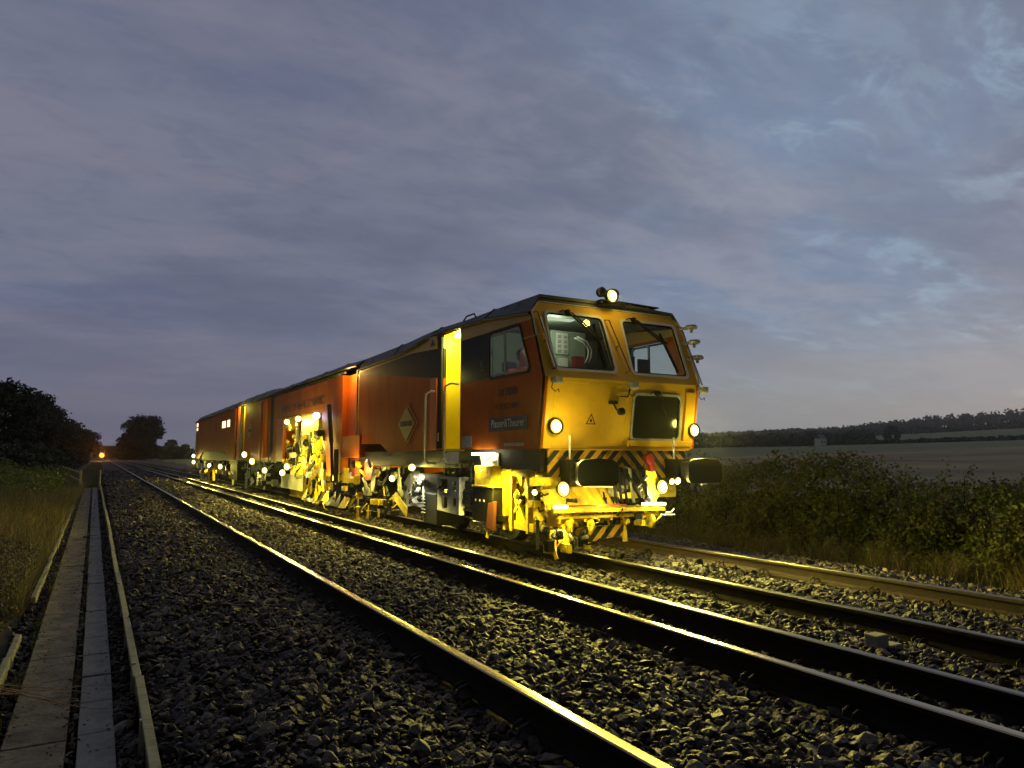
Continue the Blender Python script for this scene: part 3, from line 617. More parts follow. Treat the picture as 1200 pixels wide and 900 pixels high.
# --- front face
ws1 = [(4.66, 2.21), (5.56, 2.21), (5.53, 2.93), (4.68, 2.93)]; ws2 = [(5.84, 2.21), (6.77, 2.21), (6.76, 2.93), (5.86, 2.93)]; ws3 = [(5.84, 1.38), (6.63, 1.38), (6.61, 1.93), (5.84, 1.93)]
mb = MB()
mb.panel([(4.49, 2.09), (6.94, 2.10), (6.885, 2.93), (6.78, 3.07), (4.61, 3.055), (4.49, 2.92)], [rounded(ws1, .07), rounded(ws2, .07)], front, (0, .05, 0))
mb.panel([(4.49, 1.25), (6.92, 1.25), (6.94, 2.10), (4.49, 2.09)], [rounded(ws3, .04)], front, (0, .05, 0))
P_('front_panel', mb, YEL)
def offs(d): return lambda x, z: (x, fyz(z) - d, z)
for i, (w_, fm) in enumerate(((ws1, WHT), (ws2, WHT), (ws3, GRY))):
    mb = MB(); mb.panel(rounded(inset(w_, -.028), .09), [rounded(inset(w_, .002), .07)], offs(.018), (0, .016, 0)); fr = P_('window_frame', mb, fm)
    mb = MB(); mb.panel(rounded(inset(w_, -.004), .07), [rounded(inset(w_, .02), .06)], offs(-.004), (0, .014, 0)); P_('window_seal', mb, BLK, parent=fr)
    mb = MB(); mb.panel(rounded(inset(w_, .002), .07), [], offs(-.012), (0, .004, 0)); P_('windscreen', mb, GLASS if i < 2 else DGLASS, parent=fr)
mb = MB()   # white edge trim along the top of the face
pts = [(4.482, 2.62), (4.482, 2.92), (4.605, 3.062), (6.785, 3.078), (6.895, 2.93)]
mb.tube([offs(.006)(*p) for p in pts], .010, 6); P_('edge_trim', mb, WHT)
mb = MB(); mb.panel([(4.64, 1.27), (5.74, 1.27), (5.74, 2.04), (4.64, 2.04)], [[(4.648, 1.278), (5.732, 1.278), (5.732, 2.032), (4.648, 2.032)]], offs(.004), (0, .003, 0)); P_('hatch_seam', mb, YELB)
mb = MB(); mb.panel([(5.78, 1.28), (6.86, 1.28), (6.86, 1.36), (5.78, 1.36)], [], offs(.03), (0, .028, 0)); mb.panel([(6.70, 1.36), (6.86, 1.36), (6.86, 2.0), (6.70, 2.0)], [], offs(.03), (0, .028, 0)); P_('front_door_frame', mb, YEL, bevel=.006)
# horizontal hand rails / white strips next to windscreens
for (xa, za, xb, zb, ws) in ((4.52, 2.90, 4.63, 2.20, True), (5.60, 2.90, 5.74, 2.22, False), (6.84, 2.92, 6.92, 2.10, True)):
    a = Vector(offs(.075)(xa, za)); b = Vector(offs(.075)(xb, zb)); mb = MB(); mb.tube([a + Vector((-.01, .07, .01)), a, (a + b) / 2, b, b + Vector((-.015, .075, -.01))], .008, 6); mb.tube([(a + b) / 2, (a + b) / 2 + Vector((0, .07, -.02))], .006, 6); P_('handrail', mb, BRN)
    if ws: mb = MB(); mb.bar(offs(.03)(xa + .05, za - .05), offs(.03)(xb + .0, zb + .02), .038, .012); P_('reflective_strip', mb, WHT)
# wipers
for (p, q, bl0, bl1, t0) in (((5.0, 2.955), (5.40, 2.60), (5.38, 2.83), (5.44, 2.28), .045), ((6.05, 2.955), (6.50, 2.62), (6.46, 2.80), (6.60, 2.26), .045), ((6.19, 1.96), (6.33, 1.76), (6.26, 1.86), (6.37, 1.68), .035)):
    mb = MB(); f_ = offs(t0); mb.tube([f_(*p), f_(*q)], .011, 6); mb.tube([f_(p[0] + .05, p[1]), f_(q[0] + .03, q[1] + .03)], .009, 6); mb.bar(offs(.02)(*bl0), offs(.02)(*bl1), .03, .035)
    mb.lathe(offs(0)(*p), (0, -1, 0), [(-.02, .035), (.055, .035), (.06, 0)], 10); mb.tube([offs(.04)(p[0] - .03, p[1]), offs(.05)(p[0] - .08, p[1] + .015), offs(.0)(p[0] - .13, p[1] - .02)], .007, 5); P_('wiper', mb, BLK)
# marker light boxes
for x, z in ((4.62, 2.03), (5.765, 2.02), (6.95, 2.02)):
    mb = MB(); yy = fyz(z); mb.box(x - .055, x + .055, yy - .11, yy - .005, z - .005, z + .055); k_ = P_('marker_box', mb, GRY, bevel=.006)
    mb = MB(); mb.box(x - .045, x + .045, yy - .108, yy - .02, z - .022, z - .006); P_('marker_lens', mb, WHT, parent=k_)
    mb = MB(); mb.tube([(x - .05, yy - .05, z - .01), (x - .07, yy - .05, z - .07), (x - .02, yy - .05, z - .115), (x + .03, yy - .05, z - .085), (x + .04, yy - .04, z - .12)], .006, 5); P_('cable', mb, BLK, parent=k_)
# round side mirrors / sensors on the right edge
for z, x in ((2.88, 6.90), (2.68, 6.95), (2.47, 7.00)):
    mb = MB(); yy = 7.15; mb.lathe((x, yy, z - .01), (0, 0, 1), [(0, .02), (.01, .075), (.03, .088), (.06, .07), (.07, 0)], 16); mb.tube([(x - .02, yy, z + .01), (x - .10, yy + .03, z + .0), (x - .16, yy + .06, z)], .020, 6); mb.tube([(x, yy, z), (x, yy, z - .05)], .02, 8); P_('side_lamp', mb, GRY)
# headlights
def roundlamp(x, z, yy, r, em=LAMPY, dir_=(0, -1, 0), body=BLK):
    mb = MB(); d = Vector(dir_); mb.lathe((x, yy, z), d, [(-.03, r * .8), (-.02, r * 1.12), (.045, r * 1.2), (.045, r * 1.02), (.02, r * .98)], 20); h_ = P_('lamp_housing', mb, body)
    mb = MB(); mb.lathe((x, yy, z), d, [(.018, r * .98), (.036, r * .9), (.046, r * .72)], 20, 1); mb.lathe((x, yy, z), d, [(.046, r * .72), (.054, r * .5), (.058, 0)], 20, 0); P_('lens', mb, [em, RIMY], True, parent=h_); return h_
h1 = roundlamp(4.67, 1.51, 7.14, .082); light((4.67, 6.86, 1.52), 5.5, LC, .05, h1); light((4.67, 7.02, 1.51), 420, LC, .06, h1, 110, (.0, -1, -.5))
h2 = roundlamp(6.87, 1.50, 7.14, .080); light((6.87, 6.86, 1.51), 7, LC, .05, h2); light((6.87, 7.02, 1.50), 520, LC, .06, h2, 95, (-.30, -1, -.50))
h3 = roundlamp(5.62, 3.21, 7.26, .080); light((5.62, 7.05, 3.21), 6, (1, .75, .15), .05, h3); light((5.62, 7.15, 3.21), 150, LC, .06, h3, 110, (0, -1, -.4))
for dx, dz in ((-.10, .055), (.11, .05)):
    mb = MB(); mb.lathe((5.62 + dx, 7.33, 3.21 + dz), (0, -1, 0), [(-.06, .03), (-.03, .06), (.03, .068), (.03, .05)], 16); mb.lathe((5.62 + dx, 7.33, 3.21 + dz), (0, -1, 0), [(.02, .052), (.028, 0)], 16); P_('unlit_lamp', mb, BLK)
mb = MB(); mb.box(5.5, 5.9, 7.30, 7.5, 3.12, 3.17); P_('lamp_bracket', mb, BLKM)
# warning triangle, small placards
mb = MB(); mb.panel([(5.12, 1.545), (5.27, 1.545), (5.195, 1.68)], [[(5.14, 1.557), (5.25, 1.557), (5.195, 1.655)]], offs(.003), (0, .002, 0)); mb.panel(rounded([(5.18, 1.57), (5.21, 1.57), (5.21, 1.61), (5.18, 1.61)], .015), [], offs(.003), (0, .002, 0)); P_('warning_triangle', mb, TEXTB)
for x in (4.80, 6.42):
    mb = MB(); mb.bar((x, 7.02, 1.40), (x, 7.02, 1.12), .028, .01); k_ = P_('white_strap', mb, WHT)
    for z in (1.15, 1.19): mb = MB(); mb.lathe((x, 7.012, z), (0, -1, 0), [(0, .008), (.003, .008), (.0035, 0)], 8); P_('bolt', mb, BLK, parent=k_)
# valve fittings left of door
mb = MB(); mb.box(5.44, 5.52, 7.02, 7.10, 1.80, 1.84); mb.tube([(5.48, 7.05, 1.8), (5.52, 7.04, 1.73), (5.58, 7.04, 1.71)], .012, 6); mb.lathe((5.6, 7.06, 1.71), (0, -1, 0), [(-.02, .045), (.03, .05), (.05, .035), (.055, 0)], 12); mb.tube([(5.58, 7.06, 1.9), (5.72, 7.06, 1.9), (5.76, 7.06, 2.0)], .008, 6); P_('door_latch', mb, BLKM)
# hazard valance
mb = MB(); mb.box(4.62, 6.80, 7.215, 7.24, .88, 1.235); P_('hazard_valance', mb, HAZ)
mb = MB(); mb.box(4.60, 6.82, 7.16, 7.21, 1.228, 1.246); P_('front_lip', mb, YEL)
# --- side walls (two mirrored) with colour zones
def side(X, s, name):
    def f(y, z): return (X, y, z)
    T = (-s * .04, 0, 0); mb = MB()
    win = [(7.45, 2.2), (8.44, 2.2), (8.44, 2.79), (7.66, 2.79), (7.42, 2.26)]
    d0, d1 = (9.36, 9.95) if s < 0 else (9.6, 9.6)
    Yz = lambda *a: list(a)
    mb.panel([(7.19, 1.25), (d0, 1.25), (d0, 2.2), (7.10, 2.2), (7.06, 2.09)], [], f, T, 0)
    mb.panel([(8.44, 2.2), (d0, 2.2), (d0, 2.825), (8.44, 2.825)], [], f, T, 1)
    mb.panel([(7.10, 2.2), (7.45, 2.2), (7.42, 2.26), (7.66, 2.79), (8.44, 2.79), (8.44, 2.825), (7.33, 2.825)], [], f, T, 0)
    mb.panel([(7.33, 2.825), (d0, 2.825), (d0, 3.03), (8.48, 3.02), (7.37, 2.91)], [], f, T, 2)
    if s < 0: mb.panel([(9.36, 3.0), (9.95, 3.0), (9.95, 3.05), (9.36, 3.03)], [], f, T, 2)
    mb.panel([(d1, 1.25), (12.3, 1.22), (12.76, 1.38), (14.08, 1.40), (14.08, 2.80), (d1, 2.34)], [], f, T, 0)
    mb.panel([(d1, 2.34), (14.08, 2.80), (14.08, 2.84), (11.2, 2.88), (10.47, 2.84), (d1, 2.80)], [], f, T, 1)
    mb.panel([(14.08, 2.84), (11.2, 2.88), (10.47, 2.84), (d1, 2.80), (d1, 3.05), (10.55, 3.04), (11.7, 2.94), (14.08, 2.90)], [], f, T, 2)
    o = P_(name, mb, [ORA, DRK, YEL])
    wf = rounded(win, .05); mb = MB(); mb.panel(rounded(inset(win, -.03), .06), [wf], lambda y, z: (X + s * .012, y, z), (-s * .02, 0, 0)); fr = P_('side_window_frame', mb, DRK)
    mb = MB(); mb.panel(rounded(inset(win, .01), .05), [rounded(inset(win, .035), .05)], lambda y, z: (X + s * .004, y, z), (-s * .015, 0, 0)); mb.box(min(X - s * .02, X + s * .006), max(X - s * .02, X + s * .006), 8.03, 8.055, 2.22, 2.78); P_('sliding_frame', mb, GRY, parent=fr)
    mb = MB(); mb.panel(inset(win, .01), [], lambda y, z: (X - s * .012, y, z), (-s * .004, 0, 0)); P_('pane', mb, GLASS, parent=fr)
    return o
side(XL, -1, 'side_wall'); side(XR, 1, 'side_wall')
# roof: lofted section
st = [(7.37, 2.915, 3.15, 3.155), (8.5, 3.02, 3.16, 3.19), (9.4, 3.045, 3.16, 3.21), (10.2, 3.065, 3.18, 3.22), (10.6, 3.05, 3.18, 3.23), (11.0, 3.0, 3.17, 3.23), (11.7, 2.945, 3.14, 3.23), (14.08, 2.905, 3.12, 3.23)]
def roof(name, st, mat=ROOF, wid=0.):
    mb = MB(); vs = []; fs = []
    for y, ze, zs, zt in st:
        sec = [(XL - .02 - wid, ze), (XL + .12, zs), (XL + .85, zt), (XR - .85, zt), (XR - .15, zs - .03), (XR + .02, ze), (XR + .02, ze - .03), (XR - .15, zs - .07), (XR - .85, zt - .04), (XL + .85, zt - .04), (XL + .12, zs - .04), (XL - .02 - wid, ze - .03)]
        vs += [(x, y, z) for x, z in sec]
    k = 12
    for i in range(len(st) - 1):
        for j in range(k): fs.append((i * k + j, i * k + (j + 1) % k, (i + 1) * k + (j + 1) % k, (i + 1) * k + j))
    fs.append(tuple(range(k))); fs.append(tuple((len(st) - 1) * k + j for j in range(k))[::-1])
    mb.add(vs, fs); r = P_(name, mb, mat)
    g = MB(); g.tube([(XL - .03 - wid, y, ze - .015) for y, ze, zs, zt in st], .02, 6); P_('gutter', g, BLK, parent=r)
    for y in np.arange(st[0][0] + 1.2, st[-1][0] - .5, 1.75):
        ze = seg(y, [(a[0], a[1]) for a in st]); zs = seg(y, [(a[0], a[2]) for a in st]); zt = seg(y, [(a[0], a[3]) for a in st])
        g = MB(); g.tube([(XL - .015, y, ze + .01), (XL + .12, y, zs + .008), (XL + .85, y, zt + .008), (XR - .85, y, zt + .008), (XR - .15, y, zs - .02)], .012, 5); P_('roof_seam', g, ROOF, parent=r)
    return r
rf = roof('cab_roof', st)
mb = MB(); mb.panel([(4.60, 3.06), (6.78, 3.078), (6.77, 3.12), (6.07, 3.15), (5.34, 3.15), (4.62, 3.15)], [], lambda x, z: (x, 7.40, z), (0, .03, 0)); P_('roof_front', mb, ROOF)
mb = MB(); mb.box(5.95, 6.55, 7.5, 8.1, 3.14, 3.20); mb.add([(5.9, 7.45, 3.20), (6.6, 7.45, 3.185), (6.6, 8.2, 3.185), (5.9, 8.2, 3.20), (5.9, 7.45, 3.215), (6.6, 7.45, 3.20), (6.6, 8.2, 3.20), (5.9, 8.2, 3.215)], [(3, 2, 1, 0), (4, 5, 6, 7), (0, 1, 5, 4), (1, 2, 6, 5), (2, 3, 7, 6), (3, 0, 4, 7)]); P_('roof_hatch', mb, BLKM)
mb = MB(); mb.tube([(4.58, 9.05, 3.14), (4.58, 9.1, 3.20), (4.58, 9.35, 3.20), (4.58, 9.45, 3.15)], .012, 6); P_('roof_loop', mb, BLKM)
# --- doorway (left side) with inner yellow door
mb = MB(); mb.box(4.54, 5.6, 9.32, 9.355, 1.25, 3.0); mb.box(4.54, 5.6, 9.955, 9.99, 1.25, 3.0); mb.box(4.54, 5.6, 9.36, 9.95, 3.005, 3.03); mb.box(4.52, 5.6, 9.36, 9.95, 1.23, 1.26); P_('doorway_lining', mb, YELI)
mb = MB(); mb.box(4.80, 4.84, 9.37, 9.94, 1.27, 2.98); dr = P_('inner_door', mb, YELI, bevel=.004)
mb = MB(); mb.box(4.792, 4.799, 9.42, 9.93, 2.46, 2.465); mb.box(4.792, 4.799, 9.40, 9.93, 1.9, 1.905); mb.box(4.792, 4.799, 9.80, 9.83, 2.0, 2.14)
for k in range(6): mb.box(4.794, 4.799, 9.45 + .02 * (k % 2), 9.72, 2.12 + k * .045, 2.126 + k * .045)
P_('door_marking', mb, TEXTB, parent=dr)
mb = MB(); mb.box(4.78, 4.80, 9.84, 9.88, 1.93, 2.07); P_('latch', mb, BLKM, parent=dr)
mb = MB(); mb.box(4.60, 4.74, 9.45, 9.80, 2.955, 2.985); k_ = P_('doorway_lamp', mb, LAMPW); light((4.66, 9.62, 2.90), 30, (1, .85, .2), .06, k_)
light((4.42, 9.75, 2.35), 3, (1, .85, .2), .03, k_)
mb = MB(); mb.box(4.452, 4.485, 9.955, 10.09, 1.27, 2.98); P_('door_post', mb, DRK, bevel=.005)
mb = MB(); mb.box(4.44, 4.486, 10.10, 10.36, 1.26, 2.36); P_('sliding_door_edge', mb, ORB, bevel=.01)  # brighter orange paints in the light falling on this edge
mb = MB(); mb.box(4.44, 4.486, 10.12, 10.40, 2.83, 3.02); k_ = P_('notice_plate', mb, LOGOY); mb = MB(); mb.panel([(10.17, 2.87), (10.35, 2.87), (10.26, 2.98)], [], lambda y, z: (4.437, y, z), (.002, 0, 0)); P_('warning_triangle', mb, TEXTB, parent=k_)
for y, zt, zb in ((10.33, 2.16, 1.06), (9.62, 2.22, 1.05)):
    mb = MB(); s_ = -.20; mb.tube([(4.49, y + s_ * 1., zt - .02), (4.41, y + s_ * .6, zt), (4.37, y + .0, zt - .04), (4.36, y, zt - .12), (4.36, y, zb + .08), (4.37, y - .06, zb), (4.44, y - .25, zb - .01)], .016, 8); P_('grab_rail', mb, WHT if y > 10 else GRY, True)
mb = MB(); mb.tube([(4.47, 10.02, 1.38), (4.44, 10.02, 1.39), (4.44, 10.02, 1.50), (4.47, 10.02, 1.51)], .008, 6); P_('door_handle', mb, WHT)
# lettering and logos, left side
tl = (R(90), 0, R(-90))
text('number_lettering', 'DR 75009', .145, (XL - .004, 7.96, 1.975), tl, TEXTB, M, .80)
text('number_lettering', '99 70 9123 009-1', .105, (XL - .004, 7.97, 1.795), tl, TEXTB, M, .80)
mb = MB(); mb.box(XL - .008, XL - .001, 7.46, 8.46, 1.48, 1.66); pl = P_('maker_plate', mb, TEXTB, bevel=.003)
text('plate_lettering', 'Plasser&Theurer', .148, (XL - .010, 7.96, 1.575), tl, TEXTW, pl, .80)
def diamond(y, z, r, ms):
    mb = MB(); mb.panel([(y - r, z), (y, z + r * .78), (y + r, z), (y, z - r * .78)], [[(y - r * .93, z), (y, z + r * .72), (y + r * .93, z), (y, z - r * .72)]], lambda a, b: (XL - .006, a - r * .14, b + .004), (.004, 0, 0)); mb.panel([(y - r * .88, z), (y, z + r * .68), (y + r * .88, z), (y, z - r * .68)], [], lambda a, b: (XL - .009, a, b), (.006, 0, 0)); d_ = P_('company_logo', mb, LOGOY)
    text('logo_lettering', 'COLAS RAIL', r * .30, (XL - .012, y, z), tl, TEXTB, d_, .72)
diamond(11.45, 1.70, .43, None); diamond(26.2, 2.02, .50, None)
mb = MB(); mb.box(XL - .005, XL - .001, 8.98, 9.28, 1.28, 1.44); P_('data_panel', mb, GRY); mb = MB(); mb.box(XL - .005, XL - .001, 7.55, 8.05, 1.285, 1.325); P_('data_strip', mb, GRY)
mb = MB(); mb.box(XL - .012, XL - .001, 7.02, 7.55, 2.60, 2.615); P_('reflector_strip', mb, LOGOY)
mb = MB(); mb.tube([(4.47, 8.62, 2.32), (4.45, 8.62, 2.33), (4.45, 8.62, 2.44), (4.47, 8.62, 2.45)], .007, 6); P_('door_handle', mb, GRY)
SX, SZ = 5.46, 2.88
# --- cab interior
mb = MB(); mb.box(4.55, 6.86, 7.30, 9.30, 1.24, 1.30); P_('cab_floor', mb, BLKM)
mb = MB(); mb.panel([(4.54, 1.30), (6.87, 1.30), (6.87, 3.0), (4.54, 3.0)], [[(5.75, 2.25), (6.6, 2.25), (6.6, 2.75), (5.75, 2.75)]], lambda x, z: (x, 9.25, z), (0, .04, 0)); P_('cab_back_wall', mb, GRN)
mb = MB(); mb.box(4.56, 6.84, 7.50, 9.24, 3.0, 3.02); P_('cab_ceiling', mb, GRN)
mb = MB(); mb.box(5.38, 5.98, 8.31, 8.62, 1.3, 2.92); P_('equipment_cabinet', mb, GRN, bevel=.02)
mb2 = MB(); mb2.box(SX, SX + .20, 8.293, 8.309, SZ - .30, SZ); k_ = P_('switch_panel', mb2, WHT)
for i in range(2):
    for j in range(4): mb = MB(); mb.box(SX + .02 + i * .10, SX + .08 + i * .10, 8.286, 8.293, SZ - .28 + j * .068, SZ - .235 + j * .068); P_('switch', mb, GRY, parent=k_)
mb = MB(); mb.box(SX + .26, SX + .42, 8.22, 8.308, SZ - .52, SZ - .32); P_('control_box', mb, REDP, bevel=.006); mb = MB(); mb.box(SX + .02, SX + .16, 8.24, 8.308, SZ - .50, SZ - .36); P_('control_box', mb, WHT, bevel=.006)
for x in (4.92, 6.25):
    s_ = MB(); s_.box(x - .22, x + .22, 8.22, 8.65, 1.66, 1.78); s_.box(x - .06, x + .06, 8.37, 8.52, 1.3, 1.66); k_ = P_('cab_seat', s_, BLK, bevel=.03)
    s_ = MB(); s_.box(x - .21, x + .21, 8.61, 8.73, 1.78, 2.30); P_('seat_back', s_, BLK, bevel=.04, parent=k_); s_ = MB(); s_.box(x - .11, x + .11, 8.63, 8.71, 2.32, 2.47); P_('headrest', s_, BLK, bevel=.03, parent=k_)
mb = MB(); mb.box(4.60, 6.82, 7.32, 7.62, 1.3, 2.12); mb.box(4.60, 6.82, 7.32, 7.70, 2.12, 2.16); P_('control_desk', mb, BLKM, bevel=.01)
mb = MB(); mb.box(6.20, 6.30, 7.66, 7.69, 2.16, 2.45); mb.box(6.08, 6.32, 7.64, 7.68, 2.30, 2.52); mb.box(6.42, 6.62, 7.68, 7.72, 2.28, 2.5); mb.tube([(6.5, 7.7, 2.16), (6.5, 7.7, 2.3)], .015, 6); P_('desk_monitor', mb, BLK, bevel=.008)
mb = MB(); mb.tube([(5.46, 7.85, 2.74), (5.57, 7.8, 2.68), (5.64, 7.78, 2.58), (5.63, 7.78, 2.48), (5.58, 7.78, 2.40)], .012, 8); mb.tube([(5.50, 7.85, 2.76), (5.62, 7.8, 2.70), (5.69, 7.78, 2.58), (5.68, 7.78, 2.48), (5.63, 7.78, 2.40)], .010, 8); P_('coiled_pipe', mb, WHT, True)
mb = MB(); mb.box(4.85, 5.5, 7.9, 8.02, 2.985, 2.998); k_ = P_('cab_lamp', mb, emis('dim_cab_lamp', (.9, 1, .75), .7)); light((5.18, 7.95, 2.9), 8.5, (.88, 1, .72), .15, k_)
# --- front underframe / buffers
mb = MB(); mb.box(4.56, 4.66, 7.3, 14.9, .98, 1.24); mb.box(6.75, 6.85, 7.3, 14.9, .98, 1.24); mb.box(4.66, 6.75, 7.4, 14.8, 1.02, 1.20); P_('underframe', mb, BLKM)
for x in (4.95, 6.61):
    mb = MB(); mb.box(x - .17, x + .17, 6.98, 7.22, .83, 1.12); bo = P_('buffer_base', mb, BLKM, bevel=.01)
    mb = MB(); mb.box(x - .13, x + .13, 6.72, 6.98, .87, 1.09); P_('buffer_casing', mb, BLKM, bevel=.02, parent=bo)
    f2 = [(x - .285, .86), (x - .24, .822), (x + .24, .822), (x + .285, .86), (x + .285, 1.06), (x + .22, 1.115), (x, 1.135), (x - .22, 1.115), (x - .285, 1.06)]
    mb = MB(); mb.panel(rounded(f2, .04, 4), [], lambda a, b: (a, 6.66 + .0, b), (0, .045, 0)); P_('buffer_head', mb, BLK, bevel=.012, parent=bo)
for a, b_ in (((4.98, 7.0, .80), (5.22, 6.75, .80)), ((6.62, 6.75, .80), (6.86, 6.9, .80))): mb = MB(); mb.bar(a, b_, .02, .02); P_('step_bar', mb, WHT)
# coupling, hoses, centre draw gear
mb = MB(); mb.box(5.55, 5.95, 7.0, 7.2, .80, 1.0); mb.tube([(5.62, 7.0, .95), (5.66, 6.9, .80), (5.74, 6.88, .66)], .03, 8); mb.tube([(5.72, 6.95, 1.0), (5.80, 6.85, .80), (5.84, 6.88, .64)], .022, 8, r2=.028); mb.lathe((5.85, 6.87, .64), (0, -1, 0), [(-.03, .04), (.03, .04), (.035, 0)], 10); P_('draw_gear', mb, BLKM)
for i, (x, c) in enumerate(((5.42, BLK), (5.5, BLK), (5.58, BLK), (5.68, GRY), (5.9, BLK), (5.88, BLK))):
    mb = MB(); mb.tube([(x, 7.1, 1.02), (x - .02, 6.98, 1.0), (x - .05, 6.92, .82), (x - .02, 6.93, .66), (x + .03, 6.97, .60)], .018, 7); P_('air_hose', mb, c, True)
mb = MB(); mb.tube([(5.97, 7.08, 1.14), (5.99, 6.98, 1.10), (6.01, 6.97, .97)], .045, 8); mb.lathe((5.97, 6.98, 1.12), (0, -1, 0), [(-.02, .07), (.03, .07), (.035, 0)], 10); P_('brake_hose_cock', mb, REDP)
mb = MB(); mb.panel([(5.88, .99), (5.96, .97), (6.04, .98), (6.10, .86), (6.10, .70), (6.04, .58), (5.97, .58), (5.94, .75)], [], lambda a, b: (a, 6.95, b), (0, .04, 0)); P_('yellow_lift_arm', mb, YELB, bevel=.006)
# tarpaulin
vs = []; fs = []; nu, nv = 26, 12
for i in range(nu):
    for j in range(nv):
        u, v = i / (nu - 1), j / (nv - 1); x = 4.50 + u * .98; z = .80 - .08 * abs(u - .45) - v * .42 * (1 - .25 * u)
        y = 7.18 - .18 * v - .10 * math.sin(u * math.pi) + .03 * math.sin(u * 23 + v * 4) * v + .02 * math.sin(u * 41 - v * 6)
        vs.append((x, y, z))
for i in range(nu - 1):
    for j in range(nv - 1): fs.append((i * nv + j, (i + 1) * nv + j, (i + 1) * nv + j + 1, i * nv + j + 1))
mb = MB(); mb.add(vs, fs); mb.add([(x, y + .02, z) for x, y, z in vs], [f[::-1] for f in fs]); P_('tarpaulin_cover', mb, TARP, True)
mb = MB(); mb.bar((4.35, 7.22, .86), (5.2, 7.22, .86), .06, .10); mb.box(4.60, 6.7, 7.3, 7.36, .62, .84); P_('front_cross_beam', mb, YELB, bevel=.006)
# --- measuring trolley ahead of the machine
tb = MB(); tb.bar((4.40, 6.78, .55), (6.20, 6.98, .50), .05, .045); tb.bar((4.50, 6.86, .47), (6.18, 7.03, .43), .05, .035); tb.bar((4.62, 7.04, .55), (6.16, 7.20, .51), .05, .04); trl = P_('measuring_trolley', tb, YELB, bevel=.004)
for i in range(9):
    x = 4.5 + i * .2; mb = MB(); y0 = 6.80 + (x - 4.4) * .11; mb.bar((x, y0, .53), (x + .03, y0 + .22, .52), .03, .05); mb.bar((x + .04, y0 + .05, .53), (x + .04, y0 + .06, .40), .025, .04); P_('cross_bracket', mb, YELB, parent=trl)
for (x, yy, z, r) in ((4.64, 6.83, .36, .075), (4.98, 6.86, .36, .07), (5.98, 6.98, .36, .085), (6.06, 7.15, .36, .085)):
    mb = MB(); mb.lathe((x, yy, z), (1, -.1, 0), [(-.02, .02), (-.02, r * .8), (-.012, r), (.012, r), (.02, r * .82), (.02, r * .6), (.008, r * .5), (.008, .03), (.03, .025), (.032, 0)], 20); P_('guide_wheel', mb, YELB, parent=trl)
mb = MB(); mb.bar((4.56, 6.76, .60), (5.5, 6.865, .58), .02, .016); P_('red_stripe_bar', mb, REDP, parent=trl)
mb = MB(); mb.bar((6.14, 6.98, .43), (6.32, 6.92, .43), .02, .015); mb.tube([(6.2, 6.95, .46), (6.28, 6.93, .46), (6.31, 6.92, .50)], .01, 6); P_('trolley_hook', mb, WHT, parent=trl)
for a, b in (((5.80, 6.895, .575), (6.16, 6.935, .565)), ((4.40, 6.73, .60), (4.56, 6.75, .595))):
    mb = MB(); mb.bar(a, b, .06, .03); P_('trolley_lamp_strip', mb, LAMPW, parent=trl)
light((5.98, 6.80, .68), 26, (1, .9, .35), .06, trl); light((4.46, 6.62, .66), 22, LC, .05, trl); light((5.2, 6.72, .62), 10, LC, .05, trl)
# plough / blade
def plf(a, b): return (a, 6.98 + .10 * abs(a - 4.9), b)
mb = MB(); mb.panel([(4.52, .10), (5.66, .20), (5.66, .325), (4.90, .335), (4.52, .31)], [], plf, (0, .03, 0)); P_('rail_guard_blade', mb, HAZ2)
mb = MB(); mb.bar((5.64, 7.06, .12), (5.62, 7.08, .42), .05, .06); P_('guard_bracket', mb, YELB); mb = MB(); mb.bar((4.74, 6.96, .06), (4.70, 7.05, .36), .05, .06); P_('guard_bracket', mb, YELB); mb = MB(); mb.bar((4.34, 7.0, .10), (4.40, 7.1, .42), .04, .08); P_('guard_bracket', mb, BLKM)
# random machinery, always attached to a frame
def clutter(name, x0, x1, y0, y1, z0, z1, n, mats, seed, scale=1., parent=M):
    r_ = random.Random(seed)
    for i in range(n):
        mb = MB(); mt = mats[r_.randrange(len(mats))]; x = r_.uniform(x0, x1); y = r_.uniform(y0, y1); z = r_.uniform(z0, z1); t = r_.random(); s = scale; sm = False
        if t < .20:
            a, b_, c = (r_.uniform(.025, .07) * s for _ in range(3)); mb.box(x - a, x + a, y - b_ * 1.5, y + b_ * 1.5, z - c, z + c); mb.box(x - a - .012, x - a + .001, y - b_, y + b_, z - c * .6, z + c * .6); nm = 'junction_box'
        elif t < .40:
            mb.lathe((x, y, z), (-1, 0, 0), [(-.06 * s, .03 * s), (-.05 * s, .06 * s), (0, .06 * s), (.005, .04 * s), (.03 * s, .035 * s), (.035 * s, 0)], 12); nm = 'valve'
        elif t < .60:
            h_ = r_.uniform(.15, .45) * s; w_ = r_.uniform(.012, .03) * s; mb.lathe((x, y, z - h_ / 2), (r_.uniform(-.1, .1), r_.uniform(-.3, .3), 1), [(0, 0), (0, w_), (h_ * .55, w_), (h_ * .55, w_ * 1.4), (h_ * .6, w_ * 1.4), (h_ * .6, w_ * .5), (h_, w_ * .5), (h_, 0)], 10); nm = 'cylinder'
        elif t < .78:
            q = Vector((x + r_.uniform(-.05, .05), y + r_.uniform(-.4, .4) * s, z + r_.uniform(-.22, .22) * s)); mb.bar((x, y, z), q, .02 * s, .05 * s); nm = 'link_bar'
        else:
            p = Vector((x, y, z)); q = p + Vector((r_.uniform(-.05, .05), r_.uniform(-.35, .35) * s, r_.uniform(-.2, .2) * s)); m1 = (p + q) / 2 + Vector((-.07, 0, r_.uniform(-.15, .05))); mb.tube([p, (p * .6 + m1 * .4) + Vector((-.03, 0, -.03)), m1, (m1 * .4 + q * .6) + Vector((-.02, 0, -.03)), q], .012 * s, 7); nm = 'hose'; sm = True
        P_(nm, mb, mt, sm, parent=parent)
